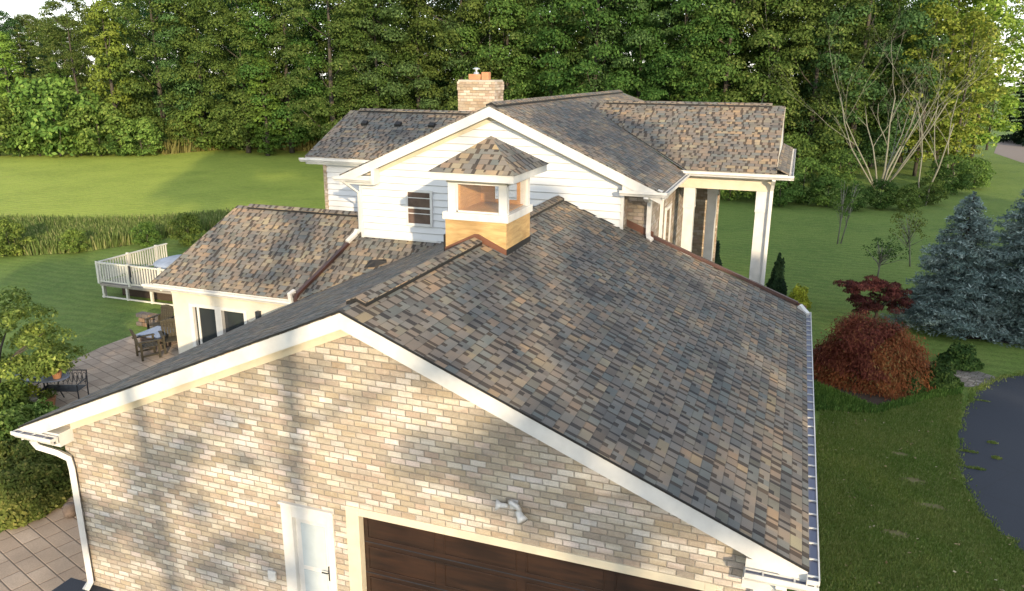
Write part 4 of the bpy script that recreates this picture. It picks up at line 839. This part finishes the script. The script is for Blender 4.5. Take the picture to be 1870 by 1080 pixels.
for (px, py, s, lb_) in ((345, 448, .38, 'small round green bush at the right end of the tall grass'), (20, 468, .42, 'low dark green bush in the tall grass at the left edge'), (270, 452, .3, 'small leafy bush in the middle of the tall grass belt'), (140, 462, .28, 'small low bush at the near side of the tall grass belt')):
    plant('shrub1', 'shrub', G(px, py), s, px, lb_, 'shrub')
fe = [G(*p)[:2] for p in [(300, 283), (420, 272), (600, 278), (600, 262), (420, 262), (280, 275)]]
blades('rough_grass', scatter(fe, 7000, 17), 1.3, .09, leafmat('golden_weeds', (.14, .14, .04), (.20, .18, .06), None, .3, 0), 18, label='strip of golden weeds before the wood edge', cat='tall grass')
# near lawn grass blades, right side
lp = [G(*p)[:2] for p in [(1440, 1150), (1500, 735), (1600, 745), (1710, 720), (1760, 720), (1745, 800), (1742, 850), (1765, 905), (1800, 955), (1880, 1015), (1900, 1150)]]
M['turf'] = leafmat('lawn_blades', (.15, .235, .05), (.225, .28, .075), (.28, .29, .12), .4, 0, .8)
lps = scatter(lp, 75000, 27)
for c_ in [G(*q)[:2] for q in ((1668, 878), (1700, 924), (1645, 830), (1640, 975))]: lps = lps[(((lps - c_) / np.array([.26, .11])) ** 2).sum(1) > rs.uniform(.1, 1.6, len(lps))]
blades('lawn_grass', lps, .055, .012, M['turf'], 28, label='short lawn between the garage and the asphalt drive', cat='grass')
wp_ = [G(*p)[:2] for p in [(1486, 700), (1600, 745), (1720, 712), (1760, 705), (1755, 722), (1700, 730), (1600, 757), (1486, 750)]]
blades('bed_edge_weeds', scatter(wp_, 7000, 37), .13, .02, M['leaf_shrub'], 38, label='leafy weeds along the near edge of the maple bed', cat='ground cover')

wd_ = [scatter(smooth([(G(px, py)[0] + rx * math.cos(a), G(px, py)[1] + ry * math.sin(a)) for a in [i * math.pi / 3 for i in range(6)]], 2, .03), n_, 40 + px) for px, py, rx, ry, n_ in ((1768, 826, .22, .07, 260), (1812, 810, .13, .08, 160), (1820, 838, .12, .10, 170), (1782, 857, .22, .08, 260), (1790, 733, .25, .05, 120), (1752, 845, .10, .4, 200), (1830, 985, .3, .12, 200))]
blades('asphalt_weeds', np.concatenate(wd_), .05, .016, M['turf'], 55, label='thin tufts of grass growing through the asphalt drive', cat='weeds')
eg = np.array(edge); rs = np.random.RandomState(66); ep = np.concatenate([eg + rs.normal(size=eg.shape) * .09 - np.array([.06, 0]) for _ in range(60)])
blades('drive_edge_grass', ep, .06, .014, M['turf'], 56, label='ragged grass fringe along the asphalt drive edge', cat='grass')
fl_ = scatter(lp, 130, 91); rs = np.random.RandomState(92)
fo = obj('fallen_leaves', leafmesh('fallen_leaves', np.column_stack([fl_, np.full(len(fl_), GZ + .065)]), np.tile([0, 0, 1.], (len(fl_), 1)) + rs.normal(size=(len(fl_), 3)) * .3, .035, .6, leafmat('dry_leaves', (.30, .22, .10), (.34, .28, .16), (.38, .36, .25), .1, 0, 3), 93)); props(fo, 'scattered dry leaves and clover heads on the near right lawn', 'leaves', kind='stuff')
# ------------------------------------------------------------------ deck, tub, furniture
dk = empty('deck', (-16, 17, GZ), 'raised deck with off white baluster railing behind the sunroom', 'deck')
A = np.array([-20.75, 14.75]); X1 = -11.0; Y1 = 18.6; zt = 1.22; zf = .32
m = MB(); m.box(A[0], X1, A[1], Y1, zf - .10, zf); P(m, 'deck_floor', woodmat('deck_boards', (.20, .18, .15), (.32, .29, .25), .8), dk)
m = MB()
for x in np.arange(A[0] + .05, X1, 1.25): m.box(x, x + .09, A[1] + .02, A[1] + .11, GZ, zf - .1)
for y in np.arange(A[1] + .1, Y1, 1.25): m.box(A[0] + .02, A[0] + .11, y, y + .09, GZ, zf - .1)
m.box(A[0], X1, A[1] + .03, A[1] + .08, GZ + .02, GZ + .08); P(m, 'skirt_frame', 'vinyl', dk)
m = MB(); m.box(A[0] + .5, X1, A[1] + .6, Y1 - .2, GZ, zf - .12); P(m, 'under_structure', 'mulch', dk)
def railing(p, q, nm='railing'):
    p = np.array([p[0], p[1], 0.]); q = np.array([q[0], q[1], 0.]); d = q - p; ln = np.linalg.norm(d); d /= ln; s_ = np.array([-d[1], d[0], 0]); m = MB()
    m.obox(p, d, s_, (0, 0, 1), (0, ln), (-.045, .045), (zt - .05, zt)); m.obox(p, d, s_, (0, 0, 1), (0, ln), (-.025, .025), (zf + .08, zf + .13))
    x = .11
    while x < ln - .05: m.obox(p, d, s_, (0, 0, 1), (x, x + .045), (-.02, .02), (zf + .131, zt - .051)); x += .135
    o = P(m, nm, 'vinyl', dk); m = MB(); x = 0
    while x < ln + .01: m.obox(p, d, s_, (0, 0, 1), (x - .05, x + .05), (-.052, .052), (zf, zt + .04)); x += min(1.6, ln)
    P(m, 'railing_post', 'vinyl', dk)
railing((A[0], A[1]), (X1, A[1])); railing((A[0], A[1]), (A[0], Y1)); 
m = MB(); m.box(-19.05, -18.97, 14.66, 14.70, .75, 1.2); m.tube([(-19.0, 14.67, 1.22), (-19.0, 14.64, .6), (-18.93, 14.64, .5)], .03, 6)
tt = P(m, 'hanging_tool', 'iron', None if False else dk)
m = MB(); q = G(322, 475, .9); m.lathe((q[0] + .3, q[1], zf), [(1.05, 0), (1.05, .45), (1.12, .46), (1.15, .52), (1.05, .60), (.6, .72), (.1, .76)], 24)
tb = m.build('hot_tub', M['cover'], None, smooth=True); props(tb, 'pale blue covered round tub on the deck behind the sunroom roof', 'hot tub')
# chairs
def chair(loc, rz, lb_, s=1.0):
    r = empty('patio_chair', tuple(map(float, loc)), lb_, 'chair', 'wooden patio chairs'); r.rotation_euler = (0, 0, rz); r.scale = (s, s, s)
    def put(m, nm, mt='oldwood'):
        o = m.build(nm, M[mt]); o.parent = r; return o
    m = MB()
    for i in range(5): m.box(-.27, .27, -.28 + i * .11, -.19 + i * .11, .40, .425)
    put(m, 'seat'); m = MB()
    for i in range(6): m.prism([(-.27 + i * .092, .26, .42), (-.19 + i * .092, .26, .42), (-.19 + i * .092, .40, 1.02 - abs(i - 2.5) * .02), (-.27 + i * .092, .40, 1.02 - abs(i - 2.5) * .02)], (0, .025, 0))
    m.box(-.28, .28, .36, .385, .86, .91); put(m, 'backrest')
    for sx in (-1, 1):
        m = MB(); m.box(sx * .33 - .05, sx * .33 + .05, -.33, .36, .62, .65); put(m, 'armrest')
        m = MB(); m.box(sx * .31 - .03, sx * .31 + .03, -.30, -.24, 0, .62); put(m, 'leg'); m = MB(); m.box(sx * .31 - .03, sx * .31 + .03, .24, .30, 0, .62); put(m, 'leg')
        m = MB(); m.box(sx * .31 - .02, sx * .31 + .02, -.24, .24, .12, .17); put(m, 'stretcher')
    return r
chair(G(272, 652), 2.6, 'weathered wooden armchair on the patio nearest the viewer, left of the sunroom'); chair(G(318, 640), .9, 'dark wooden armchair close against the sunroom corner'); chair(G(296, 612), 0, 'dark wooden armchair behind the fire pit by the lawn edge')
f = empty('fire_pit', tuple(G(292, 630)), 'square dark fire pit table between the patio chairs', 'fire pit')
m = MB(); m.box(-.42, .42, -.42, .42, .0, .42); o = m.build('base', M['stone']); o.parent = f; m = MB(); m.box(-.5, .5, -.5, .5, .42, .48); o = m.build('table_top', M['tabletop'], bevel=.01); o.parent = f
q = G(290, 598); m = MB(); rs = np.random.RandomState(3)
sw = empty('stone_seat_wall', (q[0], q[1], GZ), 'low dry stone wall at the patio edge behind the chairs', 'stone wall')
for i in range(6):
    for j in range(3):
        m = MB(); x = -.9 + i * .3 + (j % 2) * .12; m.box(x, x + .27, -.16, .16, j * .16, j * .16 + .15); o = m.build('stone', paint('stone_%d' % ((i + j) % 3), [(.17, .14, .12), (.26, .17, .11), (.12, .11, .11)][(i + j) % 3], .9, .3, .01, 4), bevel=.03); o.parent = sw; o.rotation_euler = (0, 0, .02 * (i - j))
# patio table, benches and pots under the magnolia
tq = G(85, 728)
tb = empty('patio_table', tuple(map(float, tq)), 'oval blue grey patio table under the magnolia', 'table')
m = MB(); m.lathe((0, 0, .70), [(.62, 0), (.64, .02), (.62, .04)], 28); o = m.build('table_top', M['tabletop']); o.parent = tb; o.scale = (1.35, .8, 1)
for a in range(4):
    an = a * math.pi / 2 + .7; m = MB(); m.tube([(math.cos(an) * .55, math.sin(an) * .35, 0), (math.cos(an) * .4, math.sin(an) * .25, .35), (math.cos(an) * .5, math.sin(an) * .33, .70)], .02, 6); o = m.build('leg', M['iron']); o.parent = tb
bn = empty('garden_bench', tuple(G(118, 735)), 'black iron bench with scrollwork back beside the patio table', 'bench'); bn.rotation_euler = (0, 0, .35)
m = MB()
for i in range(7): m.box(-.55, .55, -.22 + i * .07, -.18 + i * .07, .42, .44)
o = m.build('seat', M['iron']); o.parent = bn; m = MB()
m.tube([(-.57, .27, .44), (-.57, .33, .85), (.57, .33, .85), (.57, .27, .44)], .018, 6)
for i in range(9):
    x = -.5 + i * .125; m.tube([(x + .055 * math.cos(t_), .30 + .0, .65 + .15 * math.sin(t_)) for t_ in np.linspace(0, PI2, 11)], .009, 5, cap=False)
    m.tube([(x, .28, .44), (x + .06, .32, .85)], .008, 5)
o = m.build('backrest', M['iron']); o.parent = bn
for sx in (-1, 1):
    m = MB(); m.tube([(sx * .56, -.24, 0), (sx * .56, -.24, .62), (sx * .56, .28, .64)], .018, 6); o = m.build('armrest', M['iron']); o.parent = bn
    m = MB(); m.tube([(sx * .56, .26, 0), (sx * .56, .27, .45)], .018, 6); o = m.build('leg', M['iron']); o.parent = bn
def pot(loc, s, mat, leaf, lb_, seed):
    r = empty('flower_pot', tuple(map(float, loc)), lb_, 'flower pot'); m = MB(); m.lathe((0, 0, 0), [(.13 * s, 0), (.19 * s, .26 * s), (.21 * s, .30 * s), (.18 * s, .31 * s)], 16); o = m.build('pot', M[mat]); o.parent = r
    rs = np.random.RandomState(seed); C, N = crown_pts(rs, [((rs.uniform(-.1, .1) * s, rs.uniform(-.1, .1) * s, .38 * s), .17 * s) for _ in range(6)], 700); obj('flowers', leafmesh('flowers', C, N, .035, .6, M[leaf], seed), r)
pot(tq + np.array([.62, -.05, .742]), .75, 'clay', 'leaf_yel', 'clay pot of yellow flowers on the right end of the patio table', 2)
pot(G(88, 748), 1.2, 'clay', 'leaf_shrub', 'large terracotta pot with foliage below the patio table', 4)
pot(G(60, 752), 1.5, 'conc', 'leaf_yel', 'wide stone pot of yellowish plants left of the terracotta one', 5)
m = MB(); g0 = G(137, 945); m.lathe((g0[0] - .12, g0[1], GZ), [(.10, 0), (.13, .08), (.14, .2), (.10, .28), (.04, .3)], 14); props(m.build('clay_urn', M['stone'], smooth=True), 'small brown urn standing against the left garage wall', 'urn')
# ------------------------------------------------------------------ trees standing behind the viewer; their crowns dapple the house with shade
UU = np.array([-SH[1], SH[0]])
def US(u, s_): return UU * u + SH * s_
for i, (u, s_, sc, tx) in enumerate([(10.5, 42, .80, 'first'), (16, 45, .80, 'second'), (21.5, 42, 1.0, 'third'), (27.5, 46, 1.08, 'fourth'), (33.5, 42, 1.05, 'fifth'), (40, 45, 1.08, 'sixth'), (47, 42, 1.05, 'seventh'), (13, 52, .86, 'eighth'), (24, 54, 1.2, 'ninth'), (37, 54, 1.2, 'tenth'), (30.5, 55, 1.2, 'eleventh')]):
    q = US(u, s_); plant('oak%d' % (i % 5), 'oak_tree', (q[0], q[1], GZ), sc, i * 1.3, 'leafy tree of the row shading the right lawn, %s from the garage side' % tx, 'tree', 'trees behind the viewer')
rs = np.random.RandomState(77)
def blob(pts, rad, n, t0=38, t1=50, per=26):
    """n leafy clumps whose shade falls round the given places"""
    out = []
    for _ in range(n):
        w_ = rs.dirichlet(np.ones(len(pts))); T = sum(a * np.array(p, float) for a, p in zip(w_, pts)); out.append((tuple(T + SV * rs.uniform(t0, t1)), rs.uniform(*rad)))
    return out
LB = []
LB += blob([(3.4, 0, 4.3), (6.3, -1, 3.1), (6.3, 11, 3.1), (1.4, 10.5, 5.1), (2.6, 5, 4.7)], (.6, 1.05), 42)
LB += blob([(.5, 2, 5.5), (2.4, .5, 4.7), (1.6, 8, 5.0), (.6, 4, 5.5)], (.22, .42), 12)
LB += blob([(2.6, 4, 4.7), (2.2, 9, 4.9), (1.0, 9.5, 5.3)], (.45, .75), 8)
LB += blob([(-1.2, 10.5, 7.7), (2.6, 10, 6.2), (2.6, 14, 6.2), (-1.2, 17, 7.8), (1.0, 16, 7.2)], (.7, 1.1), 34)
LB += blob([(.2, .3, 3.6), (5.2, .3, 1.8), (2.5, .3, 3.0), (4, 0, 4.2)], (.3, .7), 17)
LB += blob([(-5.4, .3, 2.4), (-.6, .3, 4.6), (-2.4, .3, 2.0), (-5.4, .3, .6)], (.16, .34), 20)
LB += blob([(1.0, 0, 5.2), (6.2, 0, 3.1)], (.3, .5), 9)
LB += blob([(4.9, 14.6, 1), (4.9, 14.6, 4.0), (2.8, 14.6, 2), (3.2, 17.6, 3.5)], (.4, .6), 9)
LB += blob([(-3.2, 10.4, 4.6), (-1.2, 10.4, 6.0), (-2.4, 10.4, 6.8), (1.5, 10.4, 5.6)], (.28, .5), 11)
LB += blob([(-9.5, 14, 6.2), (-9, 16.5, 7.3), (-5, 16.5, 7.3), (-6, 14, 6.2)], (.45, .8), 13)
LB += blob([(-7.4, 8.2, 3.0), (-7.9, 11, 4.6)], (.28, .42), 7)
LB += blob([(-8.6, 8.2, 3.0), (-9.2, 11, 4.6), (-4.9, 9.6, 3.9)], (.25, .4), 5)
LB += blob([(-11, 3, GZ), (-14, 9, GZ), (-8, 4, GZ)], (.6, 1.0), 14)
LB += blob([(-16, 8, GZ), (-28, 14, GZ), (-24, 24, GZ), (-20, 14, GZ)], (.7, 1.3), 26)
LB += blob([(-6.2, .3, 1.2), (-2.5, .3, .4), (-1, .3, 1.2)], (.2, .45), 14)
LB += blob([(1.0, .3, .2), (5.4, .3, .6), (3.0, .3, 1.2)], (.3, .5), 8)
# high crowns that throw the long shade over the far field
HB = [(tuple(np.append(US(rs.uniform(-12.6, 1.5), rs.uniform(37, 47)), rs.uniform(20, 30))), rs.uniform(1.1, 1.8)) for _ in range(120)]
tr = []
for (p1, p2, t_, r_) in (((262, 800), (300, 1000), 30, .15), ((530, 680), (546, 920), 31, .14)):
    a = AT(*p1, .3) + SV * t_; b = AT(*p2, .3) + SV * t_; d = (a - b) / (a[2] - b[2]); tr.append((b + d * (GZ - .3 - b[2]), d, r_))
tr += [(np.array([*US(-8, 42), GZ - .3]), np.array([0, 0, 1.]), .2), (np.array([*US(3.5, 47), GZ - .3]), np.array([0, 0, 1.]), .2), (np.array([*US(7.2, 44), GZ - .3]), np.array([0, 0, 1.]), .2)]
names = ['leaning forked trunk nearest the left gable corner', 'straight trunk in front of the entry door', 'tall tree shading the far field', 'tall tree before the middle of the garage roof', 'tall tree before the right side of the garage roof']
own = [[] for _ in tr]
for c_, q in LB + HB:
    u_ = [abs((np.array(c_[:2]) - tt_[0][:2]) @ UU) + .3 * abs((np.array(c_[:2]) - tt_[0][:2]) @ SH) for tt_ in tr]; own[int(np.argmin(u_))].append((c_, q))
for i, (b, d, r_) in enumerate(tr):
    root = empty('shade_tree', (b[0], b[1], GZ), 'high crowned tree behind the viewer, ' + names[i], 'tree', 'trees behind the viewer')
    off = np.array([b[0], b[1], GZ]); top = 24 if i not in (0, 1) else 21
    segs = [([tuple(b + d * z - off) for z in (0, top * .3, top * .6, top)], [r_ * 1.25, r_, r_ * .8, .05])]
    if i == 0:
        for p1, p2 in (((268, 840), (222, 960)), ((262, 815), (325, 905)), ((270, 850), (240, 1010))):
            a = AT(*p1, .3) + SV * 30 - off; c_ = AT(*p2, .3) + SV * 30 - off; segs.append(([tuple(a), tuple((a + c_) / 2 + np.array([.05, 0, .1])), tuple(c_)], [.09, .07, .04]))
    for c_, q in own[i][::3]:
        c_ = np.array(c_) - off; z0 = max(4, c_[2] - 3.5); st = b + d * z0 - off; segs.append(([tuple(st), tuple(st * .5 + c_ * .5 - np.array([0, 0, .4])), tuple(c_)], [.06, .035, .015]))
    obj('trunk', trunkmesh('trunk', segs, M['bark'], 6), root)
    if own[i]:
        C, N = crown_pts(rs, [(tuple(np.array(c_) - off), q) for c_, q in own[i]], 190, 1.0); obj('crown', leafmesh('crown', C, N, .16, .62, M['leaf'], 50 + i), root)
